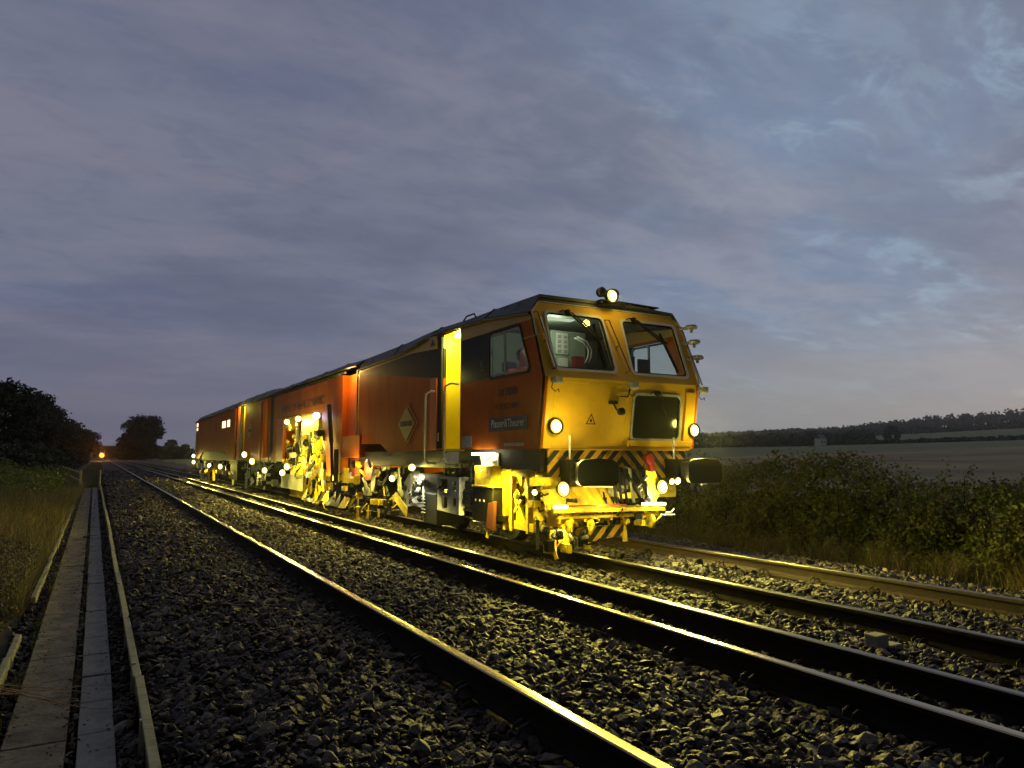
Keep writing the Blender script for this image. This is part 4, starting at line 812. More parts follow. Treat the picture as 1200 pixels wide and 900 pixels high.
clutter('trolley_gear', 4.36, 6.15, 7.0, 7.12, .30, .56, 46, [YELB, BLKM, BLK, YELB], 61, .8)
clutter('front_gear', 4.4, 5.6, 7.1, 7.3, .25, .75, 22, [YELB, BLKM, BLK, WHT], 62, .8)
clutter('draw_area', 5.3, 6.3, 7.05, 7.25, .62, .95, 20, [BLKM, BLK, GRY], 63, .8)
clutter('x', 4.40, 4.98, 6.92, 7.0, .08, .30, 16, [BLK, BLKM, BLK, YELB], 88, .85)
# left working area Y 7.4..8.3 : yellow column set
mb = MB()
for y in (7.55, 7.95, 8.12): mb.bar((4.56, y, .22), (4.56, y, 1.0), .06, .07)
mb.bar((4.56, 7.45, .95), (4.56, 8.2, .95), .05, .08); mb.bar((4.56, 7.4, .30), (4.60, 8.2, .30), .06, .10); mb.bar((4.57, 7.6, .28), (4.57, 8.1, .90), .03, .05); mb.bar((4.57, 8.1, .3), (4.57, 7.6, .75), .03, .04); P_('lifting_unit_frame', mb, YELB, bevel=.004)
clutter('lifting_unit', 4.52, 4.9, 7.35, 8.15, .25, .95, 34, [YELB, BLKM], 3, .9)
mb = MB(); mb.box(4.7, 5.0, 7.35, 8.2, .25, .95); P_('unit_box', mb, YELB, bevel=.02)
mb = MB(); mb.box(4.42, 4.62, 8.25, 8.75, .77, 1.03); mb.box(4.40, 4.64, 8.2, 8.8, .75, .775); P_('tool_tray', mb, YELB, bevel=.006)
clutter('tray_fittings', 4.45, 4.6, 8.28, 8.7, .95, 1.10, 8, [WHT, BLKM, YELB], 5, .7)
mb = MB(); mb.box(4.44, 4.9, 8.27, 8.86, .28, .75); bx = P_('battery_box', mb, BLKM, bevel=.015)
for k in range(3): mb = MB(); mb.lathe((4.438, 8.74 - k * .12, .57), (-1, 0, 0), [(0, .018), (.008, .016), (.012, 0)], 10); P_('bolt', mb, WHT, parent=bx)
mb = MB(); mb.panel([(8.20, .58), (8.36, .55), (8.42, .22), (8.22, .20)], [], lambda y, z: (4.42, y, z), (.05, .0, .0)); P_('orange_guard', mb, BRN, bevel=.008)
mb = MB(); mb.bar((4.44, 8.42, .1), (4.5, 8.30, .54), .02, .04); P_('guard_edge', mb, YELB)
mb = MB(); mb.box(4.5, 4.56, 8.05, 9.25, .32, .40); mb.box(4.5, 4.56, 8.9, 9.2, .30, .80)
for k in range(4): mb.box(4.46, 4.50, 8.93, 9.18, .40 + k * .09, .43 + k * .09)
P_('bogie_frame', mb, BLKM, bevel=.006)
# white ladder frame with openings
mb = MB(); mb.panel([(9.26, .33), (9.98, .36), (9.98, .87), (9.26, .85)], [rounded([(9.62, .62), (9.92, .62), (9.92, .82), (9.62, .82)], .03), rounded([(9.62, .40), (9.80, .40), (9.80, .57), (9.62, .57)], .04), rounded([(9.33, .44), (9.44, .44), (9.44, .56), (9.33, .56)], .03), rounded([(9.33, .66), (9.44, .66), (9.44, .80), (9.33, .80)], .03)], lambda y, z: (4.42, y, z), (.03, 0, 0)); mb.box(4.42, 4.62, 9.23, 9.27, .33, .86); mb.box(4.42, 4.6, 9.55, 9.95, .585, .61); lad = P_('step_ladder', mb, GRY, bevel=.006)
mb = MB(); mb.add([(4.44, 9.3, 1.06), (4.44, 9.98, 1.06), (4.50, 9.8, 1.22), (4.50, 9.4, 1.22), (4.6, 9.3, 1.06), (4.6, 9.98, 1.06)], [(0, 1, 2, 3), (0, 4, 5, 1)]); P_('step_plate', mb, GRY)
# dark tank with rungs
mb = MB(); mb.box(4.42, 4.9, 9.99, 10.50, .12, .60); tk = P_('air_tank_box', mb, BLK, bevel=.02)
for k in range(6): mb = MB(); mb.box(4.40, 4.425, 10.42, 10.56, .28 + k * .05, .295 + k * .05); P_('rung', mb, GRY, parent=tk)
mb = MB(); mb.panel(rounded([(10.55, .34), (11.35, .36), (11.45, .70), (11.2, .88), (10.6, .86)], .06), [rounded([(10.75, .40), (10.95, .40), (10.95, .56), (10.75, .56)], .03)], lambda y, z: (4.46, y, z), (.3, 0, 0)); P_('grey_equipment_box', mb, GRY, bevel=.01)
clutter('box_fittings', 4.38, 4.44, 10.6, 11.35, .35, .88, 16, [GRY, BLKM, BLK], 8, .8)
mb = MB(); mb.bar((4.36, 11.05, .25), (4.42, 11.75, .48), .02, .16); P_('yellow_guard_plate', mb, YELB, bevel=.006)
# canisters etc between 8.8 and 9.2 + hoses
clutter('hose_bundle', 4.44, 4.6, 8.85, 9.9, .75, 1.08, 16, [BLK, BLKM], 12, .8)
# bogies
def bogie(y, x=5.835, wb=1.8, r=.36, name='bogie'):
    mb = MB(); 
    for sx in (-.98, .98): mb.box(x + sx - .06, x + sx + .06, y - wb / 2 - .5, y + wb / 2 + .5, .42, .62); mb.box(x + sx - .08, x + sx + .08, y - .35, y + .35, .30, .80)
    mb.box(x - .98, x + .98, y - .2, y + .2, .4, .62); b_ = P_(name, mb, BLKM, bevel=.01)
    for ya in (-wb / 2, wb / 2):
        for sx in (-.7425, .7425):
            s = 1 if sx > 0 else -1
            mb = MB(); mb.lathe((x + sx, y + ya, r - .0), (s, 0, 0), [(-.07, r + .03), (-.045, r + .03), (-.035, r), (.065, r - .003), (.065, r * .82), (.03, r * .78), (.02, r * .35), (.08, r * .3), (.085, 0)], 32); P_('wheel', mb, BLKM, parent=b_)
        mb = MB(); mb.tube([(x - .70, y + ya, r), (x + .70, y + ya, r)], .07, 10); P_('axle', mb, BLKM, parent=b_)
        for sx in (-1.05, 1.05):
            mb = MB(); mb.box(x + sx - .06, x + sx + .06, y + ya - .12, y + ya + .12, r - .1, r + .12); mb.lathe((x + sx + .06 * (1 if sx > 0 else -1), y + ya, r), (1 if sx > 0 else -1, 0, 0), [(0, .09), (.03, .085), (.04, 0)], 12); mb.tube([(x + sx, y + ya, r + .1), (x + sx, y + ya, r + .34)], .06, 10); P_('axle_box', mb, GRY, parent=b_)
bogie(9.75); bogie(26.2); bogie(39.0)
# --- lamps under the machine, and added fill lights without fixtures
def worklamp(p, power, em=LAMPY, d=(-1, -.3, -.2), r=.055, col=LC, lr=.05, off=.12):
    v = Vector(d).normalized(); mb = MB(); mb.lathe(p, v, [(-.06, .02), (-.05, r * .9), (.0, r * 1.35), (.012, r * 1.35), (.012, r * 1.15)], 14); h_ = P_('work_lamp', mb, BLKM)
    r *= 1.2; mb = MB(); mb.lathe(p, v, [(.012, r), (.026, r * .68)], 14, 1); mb.lathe(p, v, [(.026, r * .68), (.036, r * .3), (.038, 0)], 14, 0); P_('lens', mb, [em, em if em is LAMPB else RIMY], True, parent=h_)
    light(Vector(p) + v * off, power * 4.0, col, lr, h_, 150, (v.x, v.y, v.z - .55))
worklamp((4.64, 6.93, .78), 16, d=(.1, -1, .1), r=.07); worklamp((6.10, 6.90, .775), 24, d=(.05, -1, .1), r=.07); worklamp((6.30, 6.95, .84), 12, d=(0, -1, -.2), r=.035); worklamp((6.40, 6.95, .845), 6, d=(0, -1, -.2), r=.04)
worklamp((4.40, 7.15, .74), 5, d=(-1, -.7, 0), r=.03)
mb = MB(); mb.box(4.44, 4.50, 8.30, 8.88, 1.17, 1.205); k_ = P_('tube_lamp', mb, emis('tube_lamp', (1, .97, .55), 12)); light((4.42, 8.6, 1.12), 60, (1, .92, .45), .08, k_, 150, (-.15, 0, -1)); light((4.26, 8.0, .85), 90, (1, .84, .12), .06, k_, 150, (.8, 0, -.9))
mb = MB(); mb.panel([(8.28, 1.0), (8.75, 1.03), (8.8, 1.16), (8.28, 1.2)], [], lambda y, z: (4.53, y, z), (.02, 0, 0)); P_('canvas_flap', mb, WHT)
worklamp((4.52, 11.25, .97), 4, LAMPW, (-.6, -1, -.1), .05); worklamp((4.55, 12.25, .76), 7, LAMPY, (-.9, -1, -.1), .05)
light((4.5, 9.0, .2), 14, LC, .05, M); light((4.7, 7.0, .28), 26, LC, .06, M); light((4.22, 10.6, .85), 40, (1, .95, .6), .06, M, 150, (.5, 0, -.8)); light((5.3, 11.6, .85), 60, LC, .08, M); light((5.3, 13.6, .85), 60, LC, .08, M); light((4.22, 12.6, .8), 30, LC, .06, M, 150, (.3, 0, -.9)); light((5.8, 7.8, .45), 30, LC, .06, M)  # fill lights without fixtures, added to brighten gear and ballast
for y_ in (10.2, 12.0, 14.0, 16.5, 18.6, 21.0, 22.8): light((4.16, y_, .80), 110, LC, .08, M, 140, (-.40, -.2, -.9))  # added spots with no lamp body, brightening the ballast strip
for y_ in (24.0, 28.5, 31.0, 34.0, 37.5, 40.5): light((4.25, y_, .85), 90, LC, .08, M, 150, (-.25, 0, -.95))  # more added spots, lighting the ballast along the rear body
# --- section between front body and middle frame
mb = MB(); mb.box(4.9, 6.6, 14.1, 15.2, 1.5, 2.92); P_('inner_panel', mb, BLKM)
mb = MB(); mb.panel([(14.42, 1.55), (15.2, 1.55), (15.2, 2.88), (14.42, 2.88)], [], lambda y, z: (4.60, y, z), (.04, 0, 0)); P_('orange_inner_door', mb, ORB, bevel=.006)
mb = MB(); mb.bar((4.50, 14.22, 1.4), (4.50, 14.22, 2.9), .03, .03); P_('pale_pole', mb, LOGOY); mb = MB(); mb.box(4.55, 4.6, 14.24, 14.36, 1.4, 2.85); P_('yellow_inner_strip', mb, YELB)
mb = MB(); mb.box(4.45, 4.75, 13.86, 15.08, 1.12, 1.58); P_('side_locker', mb, ORA, bevel=.01)
for (a, b_, z0, z1) in ((14.2, 14.8, .75, 1.11), (13.35, 13.85, .70, 1.05)):
    mb = MB(); mb.panel([(a, z0), (b_, z0 - .02), (b_, z1), (a, z1)], [], lambda y, z: (4.56, y, z), (.03, 0, 0)); P_('orange_skirt', mb, ORB, bevel=.006)
light((4.30, 14.75, 2.9), 26, (1, .6, .15), .05, M); light((4.30, 14.0, .90), 16, (1, .75, .2), .05, M)  # bare lights added to brighten the orange gap
clutter('coupling_machinery', 4.5, 4.8, 12.2, 15.0, .3, 1.0, 36, [YELB, BLKM, GRY, WHT], 21, 1.2)
mb = MB(); mb.tube([(4.45, 12.95, .9), (4.42, 12.95, .5)], .04, 8); mb.tube([(4.42, 13.3, 1.05), (4.38, 13.1, 1.1), (4.38, 12.95, .95)], .025, 8); P_('white_cylinder', mb, WHT, True)
clutter('x', 4.38, 4.6, 11.9, 14.3, .12, .38, 26, [YELB, BLKM, YELB, BLK], 77, 1.0)
# --- middle frame
def f4(X): return lambda y, z: (X, y, z)
out_ = [(15.22, .80), (16.25, .70), (16.9, 2.24), (20.85, 2.24), (20.85, 1.0), (22.3, 1.0), (22.3, 2.92), (15.22, 2.90)]
for X, s in ((XL, 1), (XR, -1)):
    mb = MB(); mb.panel(out_, [], f4(X), (s * .06, 0, 0)); mf = P_('middle_frame', mb, ORA)
mb = MB(); mb.box(XL + .06, XR - .06, 15.22, 15.28, .9, 2.9); mb.box(XL + .06, XR - .06, 22.2, 22.26, 1.0, 2.9); P_('frame_bulkhead', mb, ORA)
mb = MB(); mb.panel([(20.83, 1.0), (21.7, 1.0), (21.7, 2.22), (20.83, 2.22)], [], f4(XL - .03), (.028, 0, 0)); P_('orange_column', mb, ORB, bevel=.008)
mb = MB(); mb.tube([(4.42, 16.0, 2.3), (4.42, 15.75, 1.45)], .05, 10); mb.tube([(4.42, 15.75, 1.45), (4.42, 15.6, .6)], .035, 8); mb.tube([(4.42, 15.35, 1.3), (4.42, 15.35, .5)], .05, 8); P_('lift_cylinder', mb, BLKM)
mb = MB(); mb.box(4.60, 6.8, 15.3, 22.2, 2.28, 2.36); P_('frame_deck', mb, YELB)
text('name_lettering', 'UNIMAT 09-4x4/4S DYNAMIC', .30, (XL - .004, 18.95, 2.46), tl, TEXTB, M, 1.08)
# tamping unit in the opening
mb = MB(); mb.box(5.2, 5.3, 16.4, 20.9, .5, 2.25); P_('unit_back_plate', mb, YELB)
for i, y in enumerate((17.0, 17.7, 18.4, 19.1, 19.8)):
    mb = MB(); mb.box(4.60, 5.0, y - .18, y + .18, 1.15, 1.55); tu = P_('tamping_unit', mb, YELB if i % 2 else BLKM, bevel=.02)
    mb = MB(); mb.tube([(4.62, y, 1.5), (4.62, y + .05, 2.1)], .05, 8); mb.tube([(4.58, y - .1, 1.6), (4.58, y - .1, 2.15)], .022, 8); P_('squeeze_cylinder', mb, GRY, parent=tu)
    for dy in (-.2, -.07, .09, .22):
        mb = MB(); mb.bar((4.60, y + dy * .6, 1.2), (4.56, y + dy, .60), .05, .07); mb.bar((4.56, y + dy, .62), (4.56, y + dy * 1.1, .10), .03, .05); mb.box(4.52, 4.60, y + dy * 1.1 - .05, y + dy * 1.1 + .05, .08, .12); P_('tamping_tine', mb, YELB, parent=tu)
clutter('unit_pipework', 4.42, 4.8, 16.5, 20.7, .4, 1.75, 125, [YELB, YELB, BLKM, BLK, YELB, WHT], 33, 1.5)
mb = MB()
vs = []; fs = []
for i in range(21):
    y = 19.2 + i * .08
    for j in range(3): vs.append((4.50 + .03 * math.sin(i * 1.9), y, 2.22 - j * (.16 + .04 * math.sin(i * 2.3))))
for i in range(20):
    for j in range(2): fs.append((i * 3 + j, (i + 1) * 3 + j, (i + 1) * 3 + j + 1, i * 3 + j + 1))
mb.add(vs, fs); mb.add([(x + .02, y, z) for x, y, z in vs], fs); P_('yellow_flap_curtain', mb, YELB)
mb = MB(); mb.panel([(17.3, 1.75), (18.9, 1.75), (18.9, 2.22), (17.3, 2.22)], [], f4(4.52), (.02, 0, 0)); P_('yellow_hood', mb, YELI)
mb = MB(); mb.panel([(18.2, .28), (20.7, .28), (20.7, .66), (18.2, .70)], [], f4(4.42), (.02, 0, 0)); P_('rubber_skirt', mb, pbr('dusty_rubber', (.2, .2, .13), .8, 0, .2, 3))
for y in np.arange(14.5, 18.0, .35):
    mb = MB(); a = random.uniform(-.1, .1); mb.add([(4.36, y, .10), (4.33, y + .33, .08 + a * .2), (4.46, y + .22, .30 + a), (4.48, y + .06, .34 - a)], [(0, 1, 2, 3)]); mb.add([(4.39, y, .10), (4.36, y + .33, .08 + a * .2), (4.49, y + .22, .30 + a), (4.51, y + .06, .34 - a)], [(3, 2, 1, 0)]); P_('plough_plate', mb, YELB if random.random() < .4 else BLKM)
clutter('plough_gear', 4.34, 4.5, 14.5, 18.2, .12, .7, 34, [YELB, BLKM, BLK, YELB], 71, 1.1)
for p, pw in (((4.46, 20.35, 2.10), 26), ((4.46, 19.05, 2.13), 26)): worklamp(p, pw, LAMPY, (-.3, -1, -.5), .07, off=.2)
for p, pw in (((4.36, 22.69, .72), 22), ((4.36, 20.25, .70), 26), ((4.36, 19.73, .87), 22)): worklamp(p, pw, LAMPY, (-1, -1, -.05), .075, off=.25)
worklamp((4.45, 17.19, 2.12), 3, LAMPB, (-.4, -1, -.3), .07, (.5, .6, 1)); light((4.25, 17.4, 1.5), 50, (1, .85, .15), .1, M); light((4.2, 18.8, 1.0), 45, (1, .85, .15), .1, M); light((4.2, 16.2, .6), 40, (1, .8, .15), .08, M)
light((5.0, 19.9, 1.2), 30, (1, .85, .15), .1, M)  # bare lights here and just above are added fill for the tamping bay
mb = MB()
for k in range(60):
    y = random.uniform(15.6, 22.0); mb.tube([(4.55, y, 2.93), (4.55, y + random.uniform(.05, .3), 2.98)], .025, 6)
mb.tube([(4.56, 15.3, 2.97), (4.56, 22, 2.98)], .03, 6); P_('roof_edge_pipework', mb, GRY)
st2 = [(14.08, 2.995, 3.12, 3.23), (15.3, 3.02, 3.15, 3.24), (22.0, 3.03, 3.15, 3.25), (22.9, 3.01, 3.22, 3.28)]
roof('middle_roof', st2, wid=.03)
# --- rear body
for X, s in ((XL, 1), (XR, -1)):
    mb = MB(); mb.panel([(22.9, 1.0), (27.25, 1.0), (27.25, 3.0), (22.9, 2.96)], [], f4(X), (s * .05, 0, 0)); mb.panel([(29.45, 1.0), (30.2, 1.0), (32., 1.35), (39., 1.35), (40.5, 1.0), (42.6, 1.0), (42.75, 1.6), (42.0, 3.0), (29.45, 3.0)], [[(30.75, 2.33), (31.6, 2.33), (31.6, 2.62), (30.75, 2.62)], [(31.9, 2.33), (33.0, 2.33), (33.0, 2.62), (31.9, 2.62)]], f4(X), (s * .05, 0, 0)); P_('rear_side_wall', mb, ORA)
    for a, b_ in ((30.75, 31.6), (31.9, 33.0)):
        mb = MB(); mb.panel([(a, 2.33), (b_, 2.33), (b_, 2.62), (a, 2.62)], [], f4(X + s * .02), (s * .01, 0, 0)); P_('lit_cab_window', mb, LITW)
mb = MB(); mb.box(XL + .08, XL + .12, 27.25, 29.45, 1.0, 3.0); P_('rear_doorway', mb, YELI); mb = MB(); mb.box(4.44, 4.50, 28.0, 28.5, 1.0, 2.98); P_('rear_door_edge', mb, ORB); mb = MB(); mb.tube([(4.40, 27.5, 1.0), (4.40, 27.5, 2.9)], .035, 8); P_('grab_rail', mb, WHT); light((4.2, 28.0, 2.9), 26, LC, .06, M)
for y, m_ in ((22.35, DRK), (22.6, BLK)):
    mb = MB(); mb.box(4.50, 4.56, y, y + .22, 1.0, 2.96); P_('dark_groove_panel', mb, m_)
for y in (23.3, 23.75):
    mb = MB(); mb.tube([(4.46, y, 1.1), (4.46, y, 2.8), (4.5, y, 2.9)], .09, 10); P_('exhaust_duct', mb, ORB, True)
mb = MB(); mb.box(XL + .1, XR - .1, 22.3, 42.6, .95, 1.15); P_('rear_underframe', mb, BLKM)
mb = MB(); mb.panel([(30.2, 1.0), (32., 1.35), (39., 1.35), (40.5, 1.0)], [], f4(XL + .03), (.03, 0, 0)); P_('dark_skirt', mb, DRK)
st3 = [(22.9, 3.01, 3.22, 3.28), (27.0, 3.02, 3.24, 3.30), (30, 3.02, 3.22, 3.30), (41.8, 3.02, 3.20, 3.27), (42.8, 2.95, 3.02, 3.05)]
roof('rear_roof', st3)
mb = MB(); mb.add([(XL, 42.6, 1.0), (XR, 42.6, 1.0), (XR, 42.75, 1.6), (XL, 42.75, 1.6), (XR, 42.0, 3.0), (XL, 42.0, 3.0)], [(0, 1, 2, 3), (3, 2, 4, 5)]); mb.add([(XL, 42.5, 1.0), (XR, 42.5, 1.0), (XR, 42.65, 1.6), (XL, 42.65, 1.6), (XR, 41.9, 3.0), (XL, 41.9, 3.0)], [(3, 2, 1, 0), (5, 4, 2, 3)]); P_('rear_end_wall', mb, DRK)
for z0, z1 in ((2.82, 3.0), (2.62, 2.74)):
    mb = MB(); mb.box(4.46, 4.485, 41.6, 41.95, z0 - .12, z1 - .12); P_('tail_window', mb, LITW)
mb = MB(); mb.tube([(4.42, 41.55, 1.3), (4.42, 41.6, 2.4)], .035, 8); P_('grab_rail', mb, WHT)
for p, pw in (((4.40, 42.3, 1.15), 24), ((4.40, 42.15, .82), 24), ((4.34, 26.2, 1.2), 14), ((4.34, 24.7, .98), 14), ((4.5, 36.5, .7), 30), ((4.5, 33.0, .7), 34)): worklamp(p, pw, LAMPY, (-1, -1, -.05), .09 if pw < 50 else .13, off=.3)
clutter('rear_machinery', 4.46, 4.9, 29.5, 41.0, .3, .95, 60, [YELB, BLKM, GRY], 41, 2.0); clutter('rear_hoses', 4.44, 4.9, 22.6, 29.3, .3, 1.0, 50, [GRY, BLKM, WHT], 44, 1.5)
mb = MB(); mb.box(4.46, 4.9, 28.4, 30.0, .25, .95); P_('rear_fuel_tank', mb, BLK, bevel=.02)
# --- operator in the cab
pm = empty('person', (4.92, 8.4, 1.78), label='seated operator in an orange high visibility jacket seen through the cab side window', category='person')
def skin(name, joints, edges, mat, parent, sub=2):
    c = Vector(joints[0][0]); me = bpy.data.meshes.new(name); me.from_pydata([tuple(Vector(j[0]) - c) for j in joints], edges, []); me.materials.append(mat)
    o = bpy.data.objects.new(name, me); COL.objects.link(o); md = o.modifiers.new('skin', 'SKIN'); md.use_smooth_shade = True
    for i, j in enumerate(joints): me.skin_vertices[0].data[i].radius = (j[1], j[1] if len(j) < 3 else j[2])
    me.skin_vertices[0].data[0].use_root = True
    o.modifiers.new('sub', 'SUBSURF').levels = sub; o.modifiers['sub'].render_levels = sub
    place(o, c, parent); return o
bx_, by_, bz_ = 4.92, 8.42, 1.86
J = [((bx_, by_, bz_), .13, .10), ((bx_, by_ - .02, bz_ + .20), .13, .10), ((bx_, by_ - .05, bz_ + .38), .15, .10), ((bx_, by_ - .08, bz_ + .47), .06), ((bx_, by_ - .10, bz_ + .54), .05),
     ((bx_ - .17, by_ - .05, bz_ + .42), .06), ((bx_ - .22, by_ - .16, bz_ + .22), .05), ((bx_ - .16, by_ - .36, bz_ + .22), .038), ((bx_ + .17, by_ - .05, bz_ + .42), .06), ((bx_ + .22, by_ - .16, bz_ + .22), .05), ((bx_ + .14, by_ - .36, bz_ + .24), .038),
     ((bx_ - .10, by_ - .38, bz_ + .0), .075), ((bx_ - .10, by_ - .42, bz_ - .40), .05), ((bx_ + .10, by_ - .38, bz_ + .0), .075), ((bx_ + .10, by_ - .42, bz_ - .40), .05)]
body = skin('body', J, [(0, 1), (1, 2), (2, 3), (3, 4), (2, 5), (5, 6), (6, 7), (2, 8), (8, 9), (9, 10), (0, 11), (11, 12), (0, 13), (13, 14)], HIVIS, pm)
# head with face, ears and hair
hx, hy, hz_ = bx_, by_ - .13, bz_ + .64
mb = MB(); mb.lathe((hx, hy, hz_ - .115), (0, -.08, 1), [(0, .03), (.02, .05), (.06, .066), (.11, .074), (.16, .07), (.20, .05), (.225, .0)], 18); mb.lathe((hx, hy - .068, hz_ - .01), (0, -1, -.3), [(0, .014), (.02, .012), (.03, 0)], 8)
for s in (-1, 1): mb.lathe((hx + s * .072, hy + .01, hz_ - .01), (s, .3, 0), [(0, .012), (.004, .026), (.014, .024), (.016, 0)], 10)
head = mb.build('head', SKIN, pm, True)
mb = MB(); mb.lathe((hx, hy + .012, hz_ + .0), (0, .25, 1), [(-.03, .078), (.02, .084), (.07, .078), (.105, .05), (.12, 0)], 18); mb.build('hair', HAIR, pm, True)
mb = MB()
for s in (-1, 1): mb.lathe((hx + s * .028, hy - .064, hz_ + .012), (0, -1, 0), [(0, .010), (.005, .009), (.008, 0)], 8)
mb.build('eye', HAIR, pm, True)
mb = MB(); mb.bar((hx - .022, hy - .066, hz_ - .055), (hx + .022, hy - .066, hz_ - .055), .006, .006); mb.build('mouth', REDP, pm)
for s in (-1, 1):
    w0 = Vector((bx_ + s * .15, by_ - .38, bz_ + .22)); JJ = [(w0, .028, .018), (w0 + Vector((0, -.06, 0)), .036, .016), (w0 + Vector((0, -.09, -.005)), .034, .014)]; E_ = [(0, 1), (1, 2)]
    for k in range(4):
        b0 = len(JJ); xx = -.027 + k * .018; ln = (.03, .036, .034, .026)[k]
        JJ += [(w0 + Vector((xx, -.11, -.008)), .009), (w0 + Vector((xx, -.11 - ln, -.02)), .0085), (w0 + Vector((xx, -.11 - ln * 1.5, -.045)), .007)]; E_ += [(2, b0), (b0, b0 + 1), (b0 + 1, b0 + 2)]
    b0 = len(JJ); JJ += [(w0 + Vector((-s * .04, -.06, 0)), .011), (w0 + Vector((-s * .055, -.095, -.015)), .008)]; E_ += [(1, b0), (b0, b0 + 1)]
    skin('hand', JJ, E_, SKIN, pm, 1)

hzm, hnt, hout = newmat('haze_air'); pv = N(hnt, 'ShaderNodeVolumePrincipled'); pv.inputs['Color'].default_value = (.95, .95, .95, 1); pv.inputs['Density'].default_value = HAZE_D; pv.inputs['Anisotropy'].default_value = HAZE_G
hnt.links.new(pv.outputs[0], hout.inputs['Volume'])
mb = MB(); mb.box(-1800, 1800, -1800, 1800, -8, 110); mb.build('haze', hzm, None, kind='stuff')
# ================================================================== LIGHT, SKY, CAMERA
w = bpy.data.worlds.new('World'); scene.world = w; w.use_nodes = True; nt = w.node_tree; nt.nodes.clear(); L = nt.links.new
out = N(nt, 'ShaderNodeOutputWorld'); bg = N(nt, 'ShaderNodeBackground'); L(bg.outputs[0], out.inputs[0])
tc = N(nt, 'ShaderNodeTexCoord'); sp = N(nt, 'ShaderNodeSeparateXYZ'); L(tc.outputs['Generated'], sp.inputs[0])
def MATH(op, a, b=None, clamp=False):
    n_ = N(nt, 'ShaderNodeMath', operation=op); n_.use_clamp = clamp
    for i, q in enumerate((a, b)):
        if q is None: continue
        if isinstance(q, (int, float)): n_.inputs[i].default_value = q
        else: L(q, n_.inputs[i])
    return n_.outputs[0]
def MAP(v, a, b, c, d):
    n_ = N(nt, 'ShaderNodeMapRange'); n_.interpolation_type = 'SMOOTHSTEP'
    for i, q in enumerate((a, b, c, d)): n_.inputs[i + 1].default_value = q
    L(v, n_.inputs[0]); return n_.outputs[0]
def MIX(f, a, b):
    n_ = N(nt, 'ShaderNodeMixRGB')
    for i, q in enumerate((f, a, b)):
        if isinstance(q, tuple): n_.inputs[i].default_value = (*q, 1)
        elif isinstance(q, (int, float)): n_.inputs[i].default_value = q
        else: L(q, n_.inputs[i])
    return n_.outputs[0]
zc = MATH('ADD', MATH('MAXIMUM', sp.outputs[2], 0), .16)
cx = MATH('DIVIDE', sp.outputs[0], zc); cy = MATH('DIVIDE', sp.outputs[1], zc)
cb = N(nt, 'ShaderNodeCombineXYZ'); L(cx, cb.inputs[0]); L(cy, cb.inputs[1])
mpg = N(nt, 'ShaderNodeMapping'); L(cb.outputs[0], mpg.inputs[0]); mpg.inputs['Rotation'].default_value = (0, 0, R(28)); mpg.inputs['Scale'].default_value = (.75, 1.25, 1)
def NOISE(sc, det, rg, off=0., dist=0.):
    n_ = N(nt, 'ShaderNodeTexNoise'); n_.inputs['Scale'].default_value = sc; n_.inputs['Detail'].default_value = det; n_.inputs['Roughness'].default_value = rg; n_.inputs['Distortion'].default_value = dist
    m_ = N(nt, 'ShaderNodeMapping'); m_.inputs['Location'].default_value = (off, off * .7, 0); L(mpg.outputs[0], m_.inputs[0]); L(m_.outputs[0], n_.inputs['Vector']); return n_.outputs[0]
big = NOISE(.7, 5, .5, 3.1, .3); mid = NOISE(1.9, 7, .55, 9.7, .4); fine = NOISE(4.5, 9, .66, 1.3, .5)
# colours (linear)
az = MATH('SUBTRACT', sp.outputs[0], MATH('MULTIPLY', sp.outputs[1], .35))    # grows to the right of the picture
right = MAP(az, -.15, .65, 0, 1)
grey_l = (.100, .122, .195); grey_r = (.155, .205, .300); purp = (.136, .146, .196); warm = (.300, .295, .272)
base = MIX(right, grey_l, grey_r)
c1 = MIX(MAP(big, .40, .60, 0, .85), base, purp)                       # broad lilac bands
c1 = MIX(MAP(mid, .46, .66, 0, .60), c1, MIX(right, (.172, .166, .215), (.245, .25, .295)))   # soft pink grey puffs
c1 = MIX(MAP(fine, .50, .70, 0, .30), c1, MIX(right, (.17, .17, .24), (.26, .28, .34)))
mot = NOISE(7.5, 10, .68, 5.5, .4); c1 = MIX(MAP(mot, .44, .66, 0, .38), c1, MIX(right, (.165, .165, .225), (.235, .26, .32))); c1 = MIX(MAP(mot, .50, .34, 0, .30), c1, MIX(right, (.085, .098, .160), (.14, .165, .23)))
gap = MATH('MULTIPLY', MAP(fine, .46, .62, 0, 1), MATH('MULTIPLY', MAP(az, .15, .7, 0, 1), MAP(mid, .36, .54, 1, 0)))
c1 = MIX(MATH('MULTIPLY', gap, .6), c1, (.25, .35, .45))
dk = MAP(NOISE(1.1, 5, .55, 20., .3), .46, .66, 0, .55); c1 = MIX(dk, c1, MIX(right, (.072, .082, .140), (.125, .145, .205)))
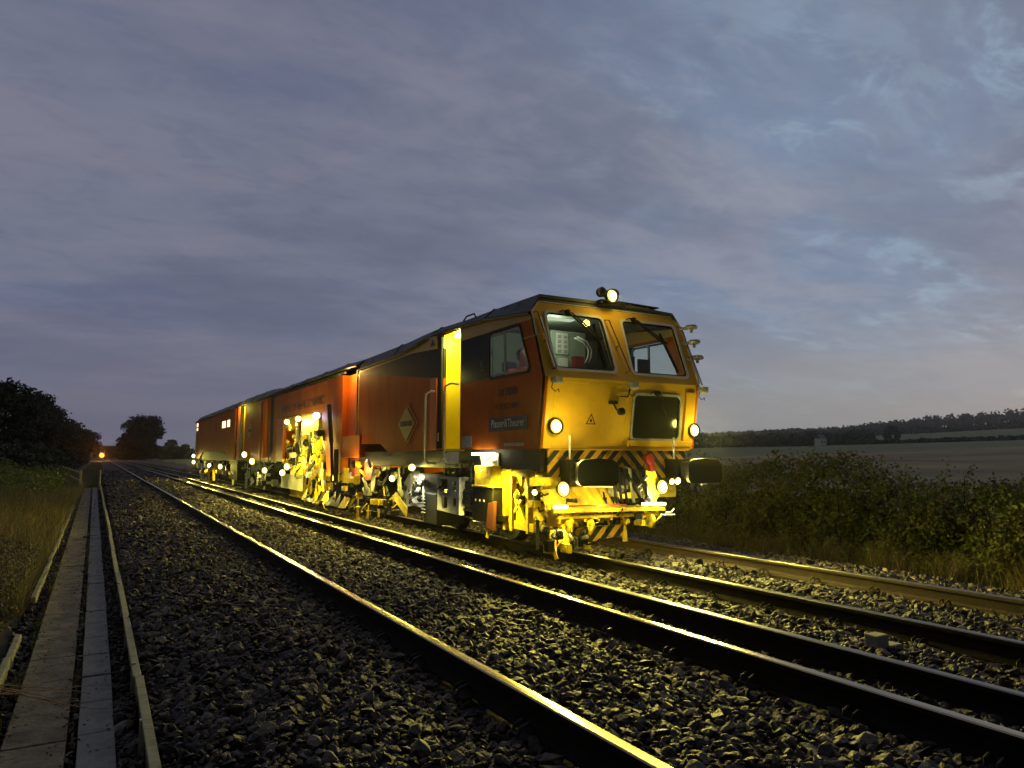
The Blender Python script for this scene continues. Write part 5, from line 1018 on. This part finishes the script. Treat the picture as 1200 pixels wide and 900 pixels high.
# toward the horizon: paler and warmer on the right, grey violet on the left
hz = MAP(sp.outputs[2], .0, .24, 1, 0)
c1 = MIX(MATH('MULTIPLY', hz, .75), c1, MIX(right, (.135, .130, .175), warm))
sky = N(nt, 'ShaderNodeTexSky'); sky.sky_type = 'NISHITA'; sky.sun_disc = False; sky.sun_elevation = R(2); sky.sun_rotation = R(75); sky.dust_density = 2.
sk = N(nt, 'ShaderNodeMixRGB', blend_type='ADD'); sk.inputs[0].default_value = .003; L(c1, sk.inputs[1]); L(sky.outputs[0], sk.inputs[2])
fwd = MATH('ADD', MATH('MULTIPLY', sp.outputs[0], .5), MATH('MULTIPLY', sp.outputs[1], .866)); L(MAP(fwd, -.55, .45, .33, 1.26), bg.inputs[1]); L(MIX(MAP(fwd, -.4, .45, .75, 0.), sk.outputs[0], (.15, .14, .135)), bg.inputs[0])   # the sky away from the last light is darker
sl_ = bpy.data.lights.new('sun', 'SUN'); sl_.energy = .03; sl_.angle = R(30); sl_.color = (1, .85, .75); so = bpy.data.objects.new('sun', sl_); COL.objects.link(so)
so.rotation_euler = Vector((-math.sin(R(75)), -math.cos(R(75)), -.25)).to_track_quat('-Z', 'Y').to_euler()
cam = bpy.data.cameras.new('camera'); co = bpy.data.objects.new('camera', cam); COL.objects.link(co); scene.camera = co
phi = math.atan(84 / 840); psi = math.atan(483 * math.cos(phi) / 840)
cam.sensor_width = 36; cam.lens = 840 / 1200 * 36; cam.clip_end = 8000; cam.clip_start = .05
fwv = Vector((math.sin(psi) * math.cos(phi), math.cos(psi) * math.cos(phi), math.sin(phi)))
co.location = (0, 0, 1.01 / math.cos(psi)); co.rotation_euler = fwv.to_track_quat('-Z', 'Y').to_euler()
scene.render.engine = 'CYCLES'; scene.cycles.use_denoising = True
scene.cycles.max_bounces = 6; scene.cycles.transparent_max_bounces = 12; scene.cycles.sample_clamp_indirect = 4; scene.cycles.use_light_tree = True
scene.view_settings.view_transform = 'Standard'; scene.view_settings.look = 'None'; scene.view_settings.exposure = 0; scene.view_settings.gamma = 1
